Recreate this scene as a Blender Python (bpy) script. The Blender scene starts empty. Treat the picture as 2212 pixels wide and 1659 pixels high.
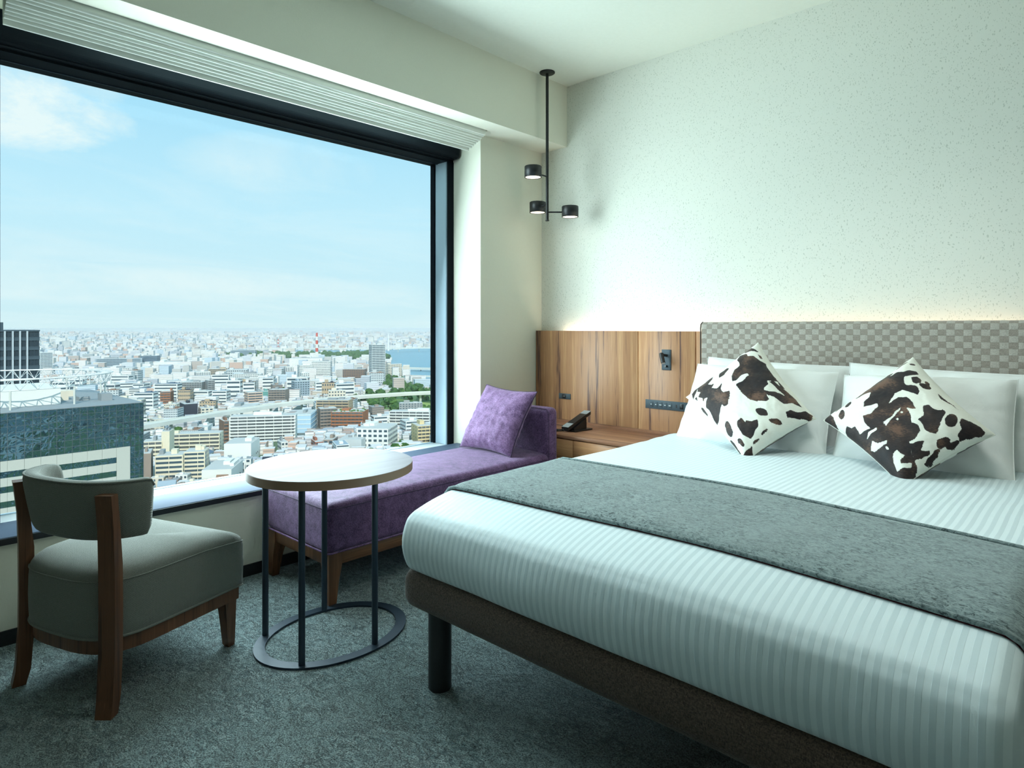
import bpy, bmesh, math, random
import numpy as np
from mathutils import Vector, Matrix, noise as mnoise

scene = bpy.context.scene
COL = scene.collection
PI = math.pi

# ------------------------------------------------------------------ camera
cam_data = bpy.data.cameras.new('camera')
cam = bpy.data.objects.new('camera', cam_data)
COL.objects.link(cam)
cam.location = (0.0, 0.0, 1.15)
cam.rotation_euler = (PI / 2, 0.0, math.atan2(1302.0, 1386.0))
cam_data.sensor_fit = 'HORIZONTAL'
cam_data.sensor_width = 36.0
cam_data.lens = 36.0 * 1386.0 / 2212.0
cam_data.shift_y = -(829.5 - 707.0) / 2212.0
cam_data.clip_start = 0.05
cam_data.clip_end = 60000.0
scene.camera = cam

# ------------------------------------------------------------------ view
vs = scene.view_settings
vs.view_transform = 'Standard'
vs.look = 'None'
vs.exposure = 0.0
vs.gamma = 1.0
vs.use_curve_mapping = False
scene.cycles.max_bounces = 6
scene.cycles.diffuse_bounces = 4
scene.cycles.glossy_bounces = 3
scene.cycles.transparent_max_bounces = 8
scene.cycles.volume_bounces = 1
scene.cycles.sample_clamp_indirect = 4.0
scene.cycles.use_adaptive_sampling = True
scene.cycles.adaptive_threshold = 0.10
scene.cycles.adaptive_min_samples = 14


# ------------------------------------------------------------------ node helper
def lin(r, g, b):
    def f(c):
        c = c / 255.0
        return c / 12.92 if c <= 0.04045 else ((c + 0.055) / 1.055) ** 2.4
    return (f(r), f(g), f(b), 1.0)


class NT:
    """small wrapper for building node trees"""
    def __init__(self, tree):
        self.t = tree
        self.n = tree.nodes
        self.l = tree.links

    def node(self, typ, **kw):
        nd = self.n.new(typ)
        for k, v in kw.items():
            if k.startswith('i_'):
                key = k[2:].replace('_', ' ')
                sock = nd.inputs[int(key)] if key.isdigit() else nd.inputs[key]
                self.put(sock, v)
            else:
                setattr(nd, k, v)
        return nd

    def put(self, sock, v):
        if isinstance(v, bpy.types.NodeSocket):
            self.l.new(v, sock)
        else:
            sock.default_value = v

    def math(self, op, a, b=None, c=None, clamp=False):
        nd = self.n.new('ShaderNodeMath')
        nd.operation = op
        nd.use_clamp = clamp
        self.put(nd.inputs[0], a)
        if b is not None:
            self.put(nd.inputs[1], b)
        if c is not None:
            self.put(nd.inputs[2], c)
        return nd.outputs[0]

    def mix(self, fac, a, b, blend='MIX'):
        nd = self.n.new('ShaderNodeMix')
        nd.data_type = 'RGBA'
        nd.blend_type = blend
        self.put(nd.inputs[0], fac)
        self.put(nd.inputs[6], a)
        self.put(nd.inputs[7], b)
        return nd.outputs[2]

    def ramp(self, fac, stops, interp='LINEAR'):
        nd = self.n.new('ShaderNodeValToRGB')
        cr = nd.color_ramp
        cr.interpolation = interp
        while len(cr.elements) > 1:
            cr.elements.remove(cr.elements[-1])
        cr.elements[0].position = stops[0][0]
        cr.elements[0].color = stops[0][1]
        for p, c in stops[1:]:
            e = cr.elements.new(p)
            e.color = c
        self.put(nd.inputs[0], fac)
        return nd.outputs[0]

    def mapping(self, vec, scale=(1, 1, 1), loc=(0, 0, 0), rot=(0, 0, 0)):
        nd = self.n.new('ShaderNodeMapping')
        self.put(nd.inputs[0], vec)
        nd.inputs[1].default_value = loc
        nd.inputs[2].default_value = rot
        nd.inputs[3].default_value = scale
        return nd.outputs[0]

    def noise(self, vec, scale, detail=2.0, rough=0.5, dist=0.0, out=0):
        nd = self.n.new('ShaderNodeTexNoise')
        self.put(nd.inputs['Vector'], vec)
        nd.inputs['Scale'].default_value = scale
        nd.inputs['Detail'].default_value = detail
        nd.inputs['Roughness'].default_value = rough
        nd.inputs['Distortion'].default_value = dist
        return nd.outputs[out]


# ------------------------------------------------------------------ world: hazy blue summer sky with thin clouds
world = bpy.data.worlds.new('world')
scene.world = world
world.use_nodes = True
wt = NT(world.node_tree)
wt.n.clear()
w_geo = wt.node('ShaderNodeTexCoord')
w_dir = w_geo.outputs['Generated']
w_sep = wt.node('ShaderNodeSeparateXYZ', i_0=w_dir)
w_up = w_sep.outputs['Z']
sky_col = wt.ramp(wt.math('MULTIPLY_ADD', w_up, 1.0, 0.0), [
    (0.0, lin(200, 229, 234)), (0.06, lin(192, 227, 236)), (0.16, lin(184, 226, 240)),
    (0.30, lin(160, 215, 238)), (0.45, lin(134, 202, 230)), (1.0, lin(104, 176, 216))])
# thin streaky cloud layer, flattened like clouds seen towards the horizon
w_flat = wt.node('ShaderNodeCombineXYZ',
                 i_0=wt.math('DIVIDE', w_sep.outputs['X'], wt.math('ADD', wt.math('MAXIMUM', w_up, 0.0), 0.12)),
                 i_1=wt.math('DIVIDE', w_sep.outputs['Y'], wt.math('ADD', wt.math('MAXIMUM', w_up, 0.0), 0.12)),
                 i_2=0.0).outputs[0]
cl1 = wt.noise(wt.mapping(w_flat, (0.9, 0.5, 1.0), (3.1, 1.7, 0), (0, 0, 0.5)), 1.1, 7.0, 0.62, 0.5)
cl_m = wt.ramp(cl1, [(0.46, (0, 0, 0, 1)), (0.74, (1, 1, 1, 1))])
sky2 = wt.mix(wt.math('MULTIPLY', cl_m, 0.40), sky_col, lin(226, 240, 240))
# one larger cumulus bank and a flat low bank
def cloud_bank(col, direction, half_w, half_h, strength, thr=(0.42, 0.62), nscale=9.0):
    d = Vector(direction).normalized()
    side = d.cross(Vector((0, 0, 1))).normalized()
    upv = side.cross(d).normalized()
    def dot(v):
        nd = wt.node('ShaderNodeVectorMath', operation='DOT_PRODUCT')
        wt.put(nd.inputs[0], w_dir)
        nd.inputs[1].default_value = v
        return nd.outputs['Value']
    sx = wt.math('DIVIDE', dot(side), half_w)
    sy = wt.math('DIVIDE', dot(upv), half_h)
    r2 = wt.math('ADD', wt.math('MULTIPLY', sx, sx), wt.math('MULTIPLY', sy, sy))
    front = wt.math('GREATER_THAN', dot(d), 0.0)
    body = wt.math('MULTIPLY', wt.math('SUBTRACT', 1.0, r2, clamp=True), front)
    n = wt.noise(wt.mapping(w_dir, (1, 1, 1.7)), nscale, 8.0, 0.63, 0.3)
    m = wt.math('MULTIPLY', wt.math('SQRT', body), n)
    f = wt.ramp(m, [(thr[0], (0, 0, 0, 1)), (thr[1], (1, 1, 1, 1))])
    return wt.mix(wt.math('MULTIPLY', f, strength), col, lin(226, 240, 238))
sky3 = cloud_bank(sky2, (-1.205, 0.205, 0.325), 0.14, 0.055, 0.85, (0.30, 0.52))
sky3 = cloud_bank(sky3, (-1.19, 0.24, 0.375), 0.10, 0.030, 0.6, (0.32, 0.56))
sky3 = cloud_bank(sky3, (-0.96, 0.48, 0.255), 0.16, 0.05, 0.4, (0.24, 0.60), 6.0)
sky3 = cloud_bank(sky3, (-1.13, 0.32, 0.07), 0.5, 0.03, 0.5, (0.25, 0.6), 7.0)
w_bg = wt.node('ShaderNodeBackground', i_Color=sky3, i_Strength=1.14)
w_out = wt.node('ShaderNodeOutputWorld')
wt.l.new(w_bg.outputs[0], w_out.inputs['Surface'])


# ------------------------------------------------------------------ sun (behind the hotel, lights the city face on)
def add_light(name, typ, loc, energy, color, rot=None, **kw):
    d = bpy.data.lights.new(name, typ)
    d.energy = energy
    d.color = color
    for k, v in kw.items():
        setattr(d, k, v)
    o = bpy.data.objects.new(name, d)
    COL.objects.link(o)
    o.location = loc
    if rot is not None:
        o.rotation_euler = rot
    return o


sun = add_light('sun', 'SUN', (60, -40, 90), 3.3, (1.0, 0.96, 0.88), angle=0.009)
sun.rotation_euler = Vector((-0.62, 0.36, -0.62)).to_track_quat('-Z', 'Y').to_euler()

# unseen area lamp added at the window, boosting daylight beyond what the sky gives
win_fill = add_light('window_fill_light', 'AREA', (-3.30, 1.61, 1.30), 122.0, (0.76, 0.975, 1.0),
                shape='RECTANGLE', size=1.7, size_y=2.25)
win_fill.rotation_euler = Vector((1, 0, -0.22)).to_track_quat('-Z', 'Y').to_euler()
# unseen area lamp added under the ceiling to brighten bed top and pillows
ceil_l = add_light('ceiling_fill_light', 'AREA', (-0.55, 2.05, 2.765), 8.0, (0.96, 1.0, 0.96), (0, 0, 0),
                   shape='DISK', size=0.7, spread=math.radians(115))

# ------------------------------------------------------------------ mesh builder
OFF = {}


class MB:
    def __init__(self):
        self.v = []
        self.f = []
        self.m = []
        self.smooth = []

    def add(self, verts, faces, mi=0, smooth=False):
        b = len(self.v)
        self.v.extend([tuple(p) for p in verts])
        for fc in faces:
            self.f.append(tuple(b + i for i in fc))
            self.m.append(mi)
            self.smooth.append(smooth)
        return self

    def box(self, x0, x1, y0, y1, z0, z1, mi=0):
        v = [(x0, y0, z0), (x1, y0, z0), (x1, y1, z0), (x0, y1, z0), (x0, y0, z1), (x1, y0, z1), (x1, y1, z1), (x0, y1, z1)]
        f = [(0, 3, 2, 1), (4, 5, 6, 7), (0, 1, 5, 4), (1, 2, 6, 5), (2, 3, 7, 6), (3, 0, 4, 7)]
        return self.add(v, f, mi)

    def bevel_box(self, x0, x1, y0, y1, z0, z1, r, seg=2, mi=0):
        bm = bmesh.new()
        bmesh.ops.create_cube(bm, size=1.0)
        for q in bm.verts:
            q.co = Vector(((x0 + x1) / 2 + q.co.x * (x1 - x0), (y0 + y1) / 2 + q.co.y * (y1 - y0), (z0 + z1) / 2 + q.co.z * (z1 - z0)))
        bmesh.ops.bevel(bm, geom=list(bm.edges), offset=r, segments=seg, affect='EDGES', profile=0.5)
        return self.from_bm(bm, mi, True)

    def from_bm(self, bm, mi=0, smooth=False):
        bm.verts.index_update()
        self.add([q.co[:] for q in bm.verts], [[q.index for q in fc.verts] for fc in bm.faces], mi, smooth)
        bm.free()
        return self

    def cyl(self, p0, p1, r0, r1=None, n=16, cap=True, mi=0, smooth=True):
        r1 = r0 if r1 is None else r1
        p0, p1 = Vector(p0), Vector(p1)
        d = (p1 - p0).normalized()
        a = d.orthogonal().normalized()
        b = d.cross(a)
        v, f = [], []
        for k in range(n):
            t = 2 * PI * k / n
            o = a * math.cos(t) + b * math.sin(t)
            v += [p0 + o * r0, p1 + o * r1]
        for k in range(n):
            j = (k + 1) % n
            f.append((2 * k, 2 * j, 2 * j + 1, 2 * k + 1))
        self.add(v, f, mi, smooth)
        if cap:
            self.add([v[2 * k] for k in range(n)][::-1], [tuple(range(n))], mi)
            self.add([v[2 * k + 1] for k in range(n)], [tuple(range(n))], mi)
        return self

    def tube(self, pts, r, n=8, mi=0, closed=False):
        pts = [Vector(p) for p in pts]
        m = len(pts)
        v, f = [], []
        prev = None
        for i, p in enumerate(pts):
            if closed:
                t = (pts[(i + 1) % m] - pts[i - 1]).normalized()
            else:
                t = (pts[min(i + 1, m - 1)] - pts[max(i - 1, 0)]).normalized()
            if prev is None:
                a = t.orthogonal().normalized()
            else:
                a = (prev - t * prev.dot(t)).normalized()
            prev = a
            b = t.cross(a)
            rr = r[i] if isinstance(r, (list, tuple)) else r
            for k in range(n):
                q = 2 * PI * k / n
                v.append(p + (a * math.cos(q) + b * math.sin(q)) * rr)
        for i in range(m if closed else m - 1):
            i2 = (i + 1) % m
            for k in range(n):
                j = (k + 1) % n
                f.append((i * n + k, i * n + j, i2 * n + j, i2 * n + k))
        self.add(v, f, mi, True)
        if not closed:
            self.add(v[:n][::-1], [tuple(range(n))], mi)
            self.add(v[-n:], [tuple(range(n))], mi)
        return self

    def prism(self, poly, z0, z1, mi=0, smooth=False):
        n = len(poly)
        self.add([(p[0], p[1], z0) for p in poly] + [(p[0], p[1], z1) for p in poly],
                 [(k, (k + 1) % n, n + (k + 1) % n, n + k) for k in range(n)], mi, smooth)
        self.add([(p[0], p[1], z0) for p in poly][::-1], [tuple(range(n))], mi)
        self.add([(p[0], p[1], z1) for p in poly], [tuple(range(n))], mi)
        return self

    def sweep_y(self, prof, y0, y1, mi=0, closed=True, smooth=False):
        """extrude an (x, z) outline along y"""
        n = len(prof)
        v = [(p[0], y0, p[1]) for p in prof] + [(p[0], y1, p[1]) for p in prof]
        f = [(k, n + k, n + (k + 1) % n, (k + 1) % n) for k in range(n if closed else n - 1)]
        self.add(v, f, mi, smooth)
        if closed:
            self.add([(p[0], y0, p[1]) for p in prof], [tuple(range(n))], mi)
            self.add([(p[0], y1, p[1]) for p in prof][::-1], [tuple(range(n))], mi)
        return self

    def lathe(self, prof, c=(0, 0, 0), n=24, mi=0):
        v, f = [], []
        m = len(prof)
        for k in range(n):
            t = 2 * PI * k / n
            for r, z in prof:
                v.append((c[0] + r * math.cos(t), c[1] + r * math.sin(t), c[2] + z))
        for k in range(n):
            j = (k + 1) % n
            for i in range(m - 1):
                f.append((k * m + i, j * m + i, j * m + i + 1, k * m + i + 1))
        return self.add(v, f, mi, True)

    def mesh(self, name, off=(0, 0, 0)):
        me = bpy.data.meshes.new(name)
        ox, oy, oz = off
        me.from_pydata([(p[0] - ox, p[1] - oy, p[2] - oz) for p in self.v], [], self.f)
        me.polygons.foreach_set('material_index', self.m)
        me.polygons.foreach_set('use_smooth', self.smooth)
        me.update()
        return me


def link(o, parent=None):
    COL.objects.link(o)
    if parent is not None:
        o.parent = parent
    return o


def thing(name, label, cat, loc=(0, 0, 0), rotz=0.0, group=None, kind=None):
    o = bpy.data.objects.new(name, None)
    o.empty_display_size = 0.05
    link(o)
    o.location = loc
    o.rotation_euler = (0, 0, rotz)
    if cat:
        o['category'] = cat
    if label:
        o['label'] = label
    if group:
        o['group'] = group
    if kind:
        o['kind'] = kind
    OFF[o] = tuple(loc) if rotz == 0.0 else (0, 0, 0)
    return o


def build(name, mb, mats, parent=None, label=None, cat=None, group=None, kind=None, local=False, base=None):
    """one mesh object; verts are given in world space unless local"""
    if parent is not None:
        off = (0, 0, 0) if local else OFF.get(parent, (0, 0, 0))
    else:
        off = base or (0, 0, 0)
    me = mb.mesh(name, off)
    for m in (mats if isinstance(mats, (list, tuple)) else [mats]):
        me.materials.append(m)
    o = bpy.data.objects.new(name, me)
    link(o, parent)
    if parent is None and base is not None:
        o.location = base
    OFF[o] = off
    if label:
        o['label'] = label
    if cat:
        o['category'] = cat
    if group:
        o['group'] = group
    if kind:
        o['kind'] = kind
    return o


def copy_tree(o, parent=None, loc=None, rotz=None, label=None):
    c = o.copy()
    COL.objects.link(c)
    c.parent = parent
    if loc is not None:
        c.location = loc
    if rotz is not None:
        c.rotation_euler = (0, 0, rotz)
    if label:
        c['label'] = label
    for ch in o.children:
        copy_tree(ch, c)
    return c


# ------------------------------------------------------------------ materials
MATS = {}


def mat(name, color=(0.8, 0.8, 0.8, 1), rough=0.5, metal=0.0, spec=0.5, sheen=0.0, emit=None, estr=0.0):
    m = bpy.data.materials.new(name)
    m.use_nodes = True
    MATS[name] = m
    nt = NT(m.node_tree)
    p = m.node_tree.nodes['Principled BSDF']
    p.inputs['Base Color'].default_value = color
    p.inputs['Roughness'].default_value = rough
    p.inputs['Metallic'].default_value = metal
    p.inputs['Specular IOR Level'].default_value = spec
    if sheen:
        p.inputs['Sheen Weight'].default_value = sheen
        p.inputs['Sheen Roughness'].default_value = 0.4
    if emit:
        p.inputs['Emission Color'].default_value = emit
        p.inputs['Emission Strength'].default_value = estr
    m['_nt'] = 0
    del m['_nt']
    return m, nt, p


def obj_co(nt):
    return nt.node('ShaderNodeTexCoord').outputs['Object']


def bump(nt, p, h, strength=0.3, dist=0.002):
    b = nt.node('ShaderNodeBump')
    b.inputs['Strength'].default_value = strength
    b.inputs['Distance'].default_value = dist
    nt.put(b.inputs['Height'], h)
    nt.l.new(b.outputs[0], p.inputs['Normal'])


def mk_wallpaper_speck():
    m, nt, p = mat('speckled_wallpaper', rough=0.75, spec=0.3)
    co = obj_co(nt)
    wob = nt.node('ShaderNodeVectorMath', operation='SCALE')
    nt.put(wob.inputs[0], nt.noise(co, 9.0, 1.0, out=1))
    wob.inputs['Scale'].default_value = 0.06
    ad = nt.node('ShaderNodeVectorMath', operation='ADD')
    nt.put(ad.inputs[0], co)
    nt.put(ad.inputs[1], wob.outputs[0])
    specks = None
    for sc, rot, thr in ((104.0, 0.6, 0.20), (146.0, -0.7, 0.20)):
        vo = nt.node('ShaderNodeTexVoronoi', i_Scale=sc)
        vo.voronoi_dimensions = '3D'
        nt.put(vo.inputs['Vector'], nt.mapping(ad.outputs[0], (1.0, 0.02, 0.55), (0, 0, 0), (0, rot, 0)))
        sz = nt.math('MULTIPLY_ADD', nt.node('ShaderNodeSeparateColor', i_0=vo.outputs['Color']).outputs[0], thr, 0.10)
        s = nt.math('GREATER_THAN', nt.math('SUBTRACT', sz, vo.outputs['Distance']), 0.02)
        specks = s if specks is None else nt.math('MAXIMUM', specks, s)
    base = nt.mix(specks, lin(232, 233, 223), lin(206, 209, 197))
    nt.l.new(base, p.inputs['Base Color'])
    bump(nt, p, nt.noise(co, 400.0, 1.0), 0.15, 0.0008)
    return m


def mk_wallpaper_plain():
    m, nt, p = mat('linen_wallpaper', rough=0.8, spec=0.25)
    co = obj_co(nt)
    a = nt.noise(nt.mapping(co, (60, 60, 500)), 1.0, 2.0)
    b = nt.noise(nt.mapping(co, (500, 500, 60)), 1.0, 2.0)
    s = nt.math('ADD', a, b)
    nt.l.new(nt.mix(nt.math('MULTIPLY', s, 0.5), lin(226, 226, 211), lin(234, 234, 220)), p.inputs['Base Color'])
    bump(nt, p, s, 0.25, 0.001)
    return m


def mk_ceiling():
    m, nt, p = mat('ceiling_paint', rough=0.85, spec=0.2)
    co = obj_co(nt)
    nt.l.new(nt.mix(nt.noise(co, 60.0, 3.0), lin(224, 229, 218), lin(230, 235, 225)), p.inputs['Base Color'])
    return m


def mk_carpet():
    m, nt, p = mat('carpet', rough=0.95, spec=0.1, sheen=0.25)
    co = obj_co(nt)
    wob = nt.node('ShaderNodeVectorMath', operation='MULTIPLY_ADD')
    nt.put(wob.inputs[0], nt.noise(co, 22.0, 2.0, out=1))
    wob.inputs[1].default_value = (0.03, 0.03, 0.03)
    nt.put(wob.inputs[2], co)
    big = nt.noise(wob.outputs[0], 5.0, 4.0, 0.6)
    worms = nt.noise(nt.mapping(wob.outputs[0], (1.0, 1.7, 1.0)), 40.0, 5.0, 0.72, 1.0)
    fine = nt.noise(co, 210.0, 2.0, 0.8)
    rid = nt.noise(nt.mapping(wob.outputs[0], (1.0, 1.5, 1.0)), 17.0, 5.0, 0.75, 0.8)
    lines = nt.ramp(nt.math('ABSOLUTE', nt.math('SUBTRACT', rid, 0.5)), [(0.0, (1, 1, 1, 1)), (0.022, (0, 0, 0, 1))])
    c1 = nt.ramp(worms, [(0.36, lin(80, 106, 112)), (0.47, lin(144, 170, 173)), (0.60, lin(192, 212, 212))])
    c2 = nt.mix(nt.ramp(big, [(0.35, (0, 0, 0, 1)), (0.7, (1, 1, 1, 1))]), c1, lin(164, 187, 188))
    c2 = nt.mix(nt.math('MULTIPLY', lines, 0.6), c2, lin(62, 78, 80))
    c3 = nt.mix(nt.ramp(fine, [(0.40, (1, 1, 1, 1)), (0.54, (0, 0, 0, 1))]), c2, lin(62, 78, 82))
    c3 = nt.mix(0.85, c2, c3)
    nt.l.new(c3, p.inputs['Base Color'])
    bump(nt, p, nt.math('SUBTRACT', nt.math('ADD', fine, worms), lines), 1.0, 0.010)
    return m


def mk_wood(name, dark, mid, light, axis='Z', scale=1.0, rough=0.38, streak=1.0, spec=0.4):
    m, nt, p = mat(name, rough=rough, spec=spec)
    co = obj_co(nt)
    st = {'Z': (1, 1, 0.03), 'X': (0.03, 1, 1), 'Y': (1, 0.03, 1)}[axis]
    mp = nt.mapping(co, tuple(q * scale for q in st))
    wob = nt.noise(mp, 3.0, 2.0)
    b1 = nt.noise(mp, 19.0, 4.0, 0.62, 0.15)
    b2 = nt.noise(mp, 60.0, 3.0, 0.6)
    b3 = nt.noise(mp, 240.0, 2.0, 0.6)
    f = nt.math('ADD', nt.math('MULTIPLY', b1, 0.62), nt.math('ADD', nt.math('MULTIPLY', b2, 0.26), nt.math('MULTIPLY', b3, 0.16)))
    c = nt.ramp(f, [(0.40, dark), (0.40 + 0.075 * streak, mid), (0.54, mid), (0.64, light)])
    nt.l.new(c, p.inputs['Base Color'])
    bump(nt, p, b3, 0.1, 0.0005)
    return m


def mk_weave(name, c_dark, c_light, scale=300.0, rough=0.9, sheen=0.3, strength=0.6, chevron=False, speck=None):
    m, nt, p = mat(name, rough=rough, spec=0.15, sheen=sheen)
    co = obj_co(nt)
    sep = nt.node('ShaderNodeSeparateXYZ', i_0=co)
    if chevron:
        # diagonal twill whose direction flips in bands
        def tri(a, per):
            fr = nt.math('FRACT', nt.math('DIVIDE', a, per))
            return nt.math('ABSOLUTE', nt.math('SUBTRACT', fr, 0.5))
        h = nt.math('ADD', sep.outputs['X'], sep.outputs['Y'])
        zig = nt.math('MULTIPLY', tri(h, 0.0115), 0.0115 * 2.0)
        tw = nt.math('MULTIPLY', tri(nt.math('ADD', sep.outputs['Z'], nt.math('ADD', zig, nt.math('MULTIPLY', nt.math('SUBTRACT', sep.outputs['Y'], sep.outputs['X']), 0.5))), 0.0056), 2.0)
        pat = nt.ramp(tw, [(0.25, (0, 0, 0, 1)), (0.65, (1, 1, 1, 1))])
        f = nt.math('MULTIPLY', nt.math('ADD', pat, nt.noise(co, 500.0, 2.0)), 0.6)
    else:
        a = nt.noise(nt.mapping(co, (scale, scale, scale * 0.35)), 1.0, 2.0)
        b = nt.noise(nt.mapping(co, (scale * 0.35, scale * 0.35, scale)), 1.0, 2.0)
        f = nt.math('MULTIPLY', nt.math('ADD', a, b), 0.5)
        f = nt.ramp(f, [(0.36, (0, 0, 0, 1)), (0.64, (1, 1, 1, 1))])
    c = nt.mix(f, c_dark, c_light)
    if speck:
        c = nt.mix(nt.ramp(nt.noise(co, 330.0, 1.0), [(0.74, (0, 0, 0, 1)), (0.82, (0.6, 0.6, 0.6, 1))]), c, speck)
    nt.l.new(c, p.inputs['Base Color'])
    bump(nt, p, f, strength, 0.0016)
    return m


def mk_stripe_sheet():
    m, nt, p = mat('striped_sheet', rough=0.55, spec=0.3, sheen=0.15)
    co = obj_co(nt)
    sep = nt.node('ShaderNodeSeparateXYZ', i_0=co)
    wig = nt.math('MULTIPLY', nt.math('SUBTRACT', nt.noise(co, 3.0, 2.0), 0.5), 0.012)
    fr = nt.math('FRACT', nt.math('DIVIDE', nt.math('ADD', sep.outputs['X'], wig), 0.0225))
    s = nt.ramp(fr, [(0.0, (0, 0, 0, 1)), (0.04, (1, 1, 1, 1)), (0.48, (1, 1, 1, 1)), (0.52, (0, 0, 0, 1)), (1.0, (0, 0, 0, 1))])
    nt.l.new(nt.mix(s, lin(222, 236, 240), lin(205, 221, 226)), p.inputs['Base Color'])
    r = nt.math('MULTIPLY_ADD', s, -0.2, 0.62)
    nt.l.new(r, p.inputs['Roughness'])
    bump(nt, p, nt.math('ADD', nt.math('MULTIPLY', s, 0.4), nt.noise(co, 14.0, 3.0)), 0.12, 0.01)
    return m


def mk_pillow_cotton():
    m, nt, p = mat('pillow_cotton', rough=0.7, spec=0.2, sheen=0.15)
    co = obj_co(nt)
    nt.l.new(nt.mix(nt.noise(co, 8.0, 3.0), lin(238, 241, 240), lin(244, 246, 244)), p.inputs['Base Color'])
    bump(nt, p, nt.noise(nt.mapping(co, (1, 1, 0.6)), 10.0, 4.0, 0.6, 0.6), 0.25, 0.02)
    return m


def mk_runner():
    m, nt, p = mat('runner_chenille', rough=0.75, spec=0.15, sheen=0.3)
    co = obj_co(nt)
    a = nt.noise(nt.mapping(co, (1.0, 1.6, 1.0)), 62.0, 6.0, 0.75, 1.4)
    b = nt.noise(co, 5.0, 3.0, 0.6)
    fine = nt.noise(co, 600.0, 2.0)
    cr = nt.ramp(a, [(0.40, lin(54, 66, 68)), (0.465, lin(126, 144, 145)), (0.60, lin(162, 178, 178))])
    c = nt.mix(nt.ramp(b, [(0.45, (0, 0, 0, 1)), (0.75, (0.7, 0.7, 0.7, 1))]), cr, lin(148, 164, 164))
    rid = nt.noise(nt.mapping(co, (1.0, 1.5, 1.0)), 42.0, 4.0, 0.7, 0.9)
    dash = nt.ramp(nt.math('ABSOLUTE', nt.math('SUBTRACT', rid, 0.5)), [(0.0, (1, 1, 1, 1)), (0.03, (0, 0, 0, 1))])
    dash = nt.math('MULTIPLY', dash, nt.ramp(nt.noise(co, 9.0, 3.0, 0.7), [(0.46, (0, 0, 0, 1)), (0.58, (1, 1, 1, 1))]))
    c = nt.mix(nt.math('MULTIPLY', dash, 0.75), c, lin(50, 62, 64))
    c = nt.mix(nt.math('MULTIPLY', fine, 0.5), c, lin(80, 94, 97))
    nt.l.new(c, p.inputs['Base Color'])
    bump(nt, p, nt.math('ADD', a, nt.math('MULTIPLY', fine, 0.5)), 0.5, 0.003)
    return m


def mk_purple(name, cd, cl, sheen=0.35):
    m, nt, p = mat(name, rough=0.65, spec=0.25, sheen=sheen)
    p.inputs['Sheen Tint'].default_value = (0.85, 0.72, 0.95, 1)
    co = obj_co(nt)
    weave = nt.noise(nt.mapping(co, (1, 1, 1)), 170.0, 3.0, 0.7)
    mott = nt.noise(co, 26.0, 5.0, 0.7)
    f = nt.math('ADD', nt.math('MULTIPLY', weave, 0.55), nt.math('MULTIPLY', mott, 0.5))
    nt.l.new(nt.ramp(f, [(0.38, cd), (0.66, cl)]), p.inputs['Base Color'])
    bump(nt, p, nt.math('ADD', weave, nt.math('MULTIPLY', mott, 0.5)), 0.6, 0.003)
    return m


def mk_cow():
    m, nt, p = mat('cowhide_print', rough=0.6, spec=0.25, sheen=0.2)
    at = nt.node('ShaderNodeAttribute', attribute_name='spots')
    co = obj_co(nt)
    fur = nt.noise(nt.mapping(co, (1, 1, 3.0), (0, 0, 0), (0, 0.6, 0)), 90.0, 3.0, 0.6)
    big = nt.noise(co, 11.0, 3.0)
    br = nt.ramp(nt.math('ADD', nt.math('MULTIPLY', fur, 0.35), nt.math('MULTIPLY', big, 0.75)),
                 [(0.40, lin(30, 26, 30)), (0.56, lin(52, 42, 40)), (0.68, lin(104, 78, 64))])
    wh = nt.mix(fur, lin(226, 226, 214), lin(240, 241, 232))
    msk = nt.ramp(nt.math('ADD', at.outputs['Fac'], nt.math('MULTIPLY', nt.math('SUBTRACT', fur, 0.5), 0.5)),
                  [(0.38, (0, 0, 0, 1)), (0.60, (1, 1, 1, 1))])
    nt.l.new(nt.mix(msk, wh, br), p.inputs['Base Color'])
    bump(nt, p, fur, 0.1, 0.001)
    return m


def mk_glass():
    m = bpy.data.materials.new('window_glass')
    m.use_nodes = True
    nt = NT(m.node_tree)
    nt.n.clear()
    tr = nt.node('ShaderNodeBsdfTransparent', i_Color=(0.99, 0.995, 0.995, 1))
    gl = nt.node('ShaderNodeBsdfGlossy', i_Color=(1, 1, 1, 1), i_Roughness=0.0)
    fr = nt.node('ShaderNodeFresnel', i_IOR=1.10)
    mx = nt.node('ShaderNodeMixShader')
    nt.l.new(fr.outputs[0], mx.inputs[0])
    nt.l.new(tr.outputs[0], mx.inputs[1])
    nt.l.new(gl.outputs[0], mx.inputs[2])
    out = nt.node('ShaderNodeOutputMaterial')
    nt.l.new(mx.outputs[0], out.inputs['Surface'])
    return m


M_speck = mk_wallpaper_speck()
M_linen = mk_wallpaper_plain()
M_ceil = mk_ceiling()
M_carpet = mk_carpet()
M_walnut = mk_wood('walnut_veneer', lin(104, 74, 66), lin(178, 130, 94), lin(204, 158, 116), 'Z', 1.0, 0.42)
M_walnut_h = mk_wood('walnut_veneer_crosswise', lin(112, 74, 52), lin(186, 134, 92), lin(212, 162, 114), 'X', 1.0, 0.42)
M_topwood = mk_wood('walnut_worktop', lin(112, 76, 60), lin(158, 112, 86), lin(180, 132, 102), 'X', 1.2, 0.35)
M_legwood = mk_wood('stained_beech', lin(72, 46, 32), lin(106, 70, 48), lin(128, 88, 62), 'Z', 1.0, 0.4)
M_railwood = mk_wood('stained_beech_rail', lin(78, 50, 34), lin(114, 76, 52), lin(136, 94, 66), 'Y', 1.0, 0.4)
M_black = mat('black_powdercoat', lin(22, 25, 28), 0.42)[0]
M_blackframe = mat('black_anodised', lin(20, 26, 31), 0.6, spec=0.06)[0]
M_steelblue = mat('dark_steel', lin(38, 54, 68), 0.42, metal=0.2)[0]
M_alu = mat('pale_aluminium', lin(184, 206, 220), 0.45, spec=0.3)[0]
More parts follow.
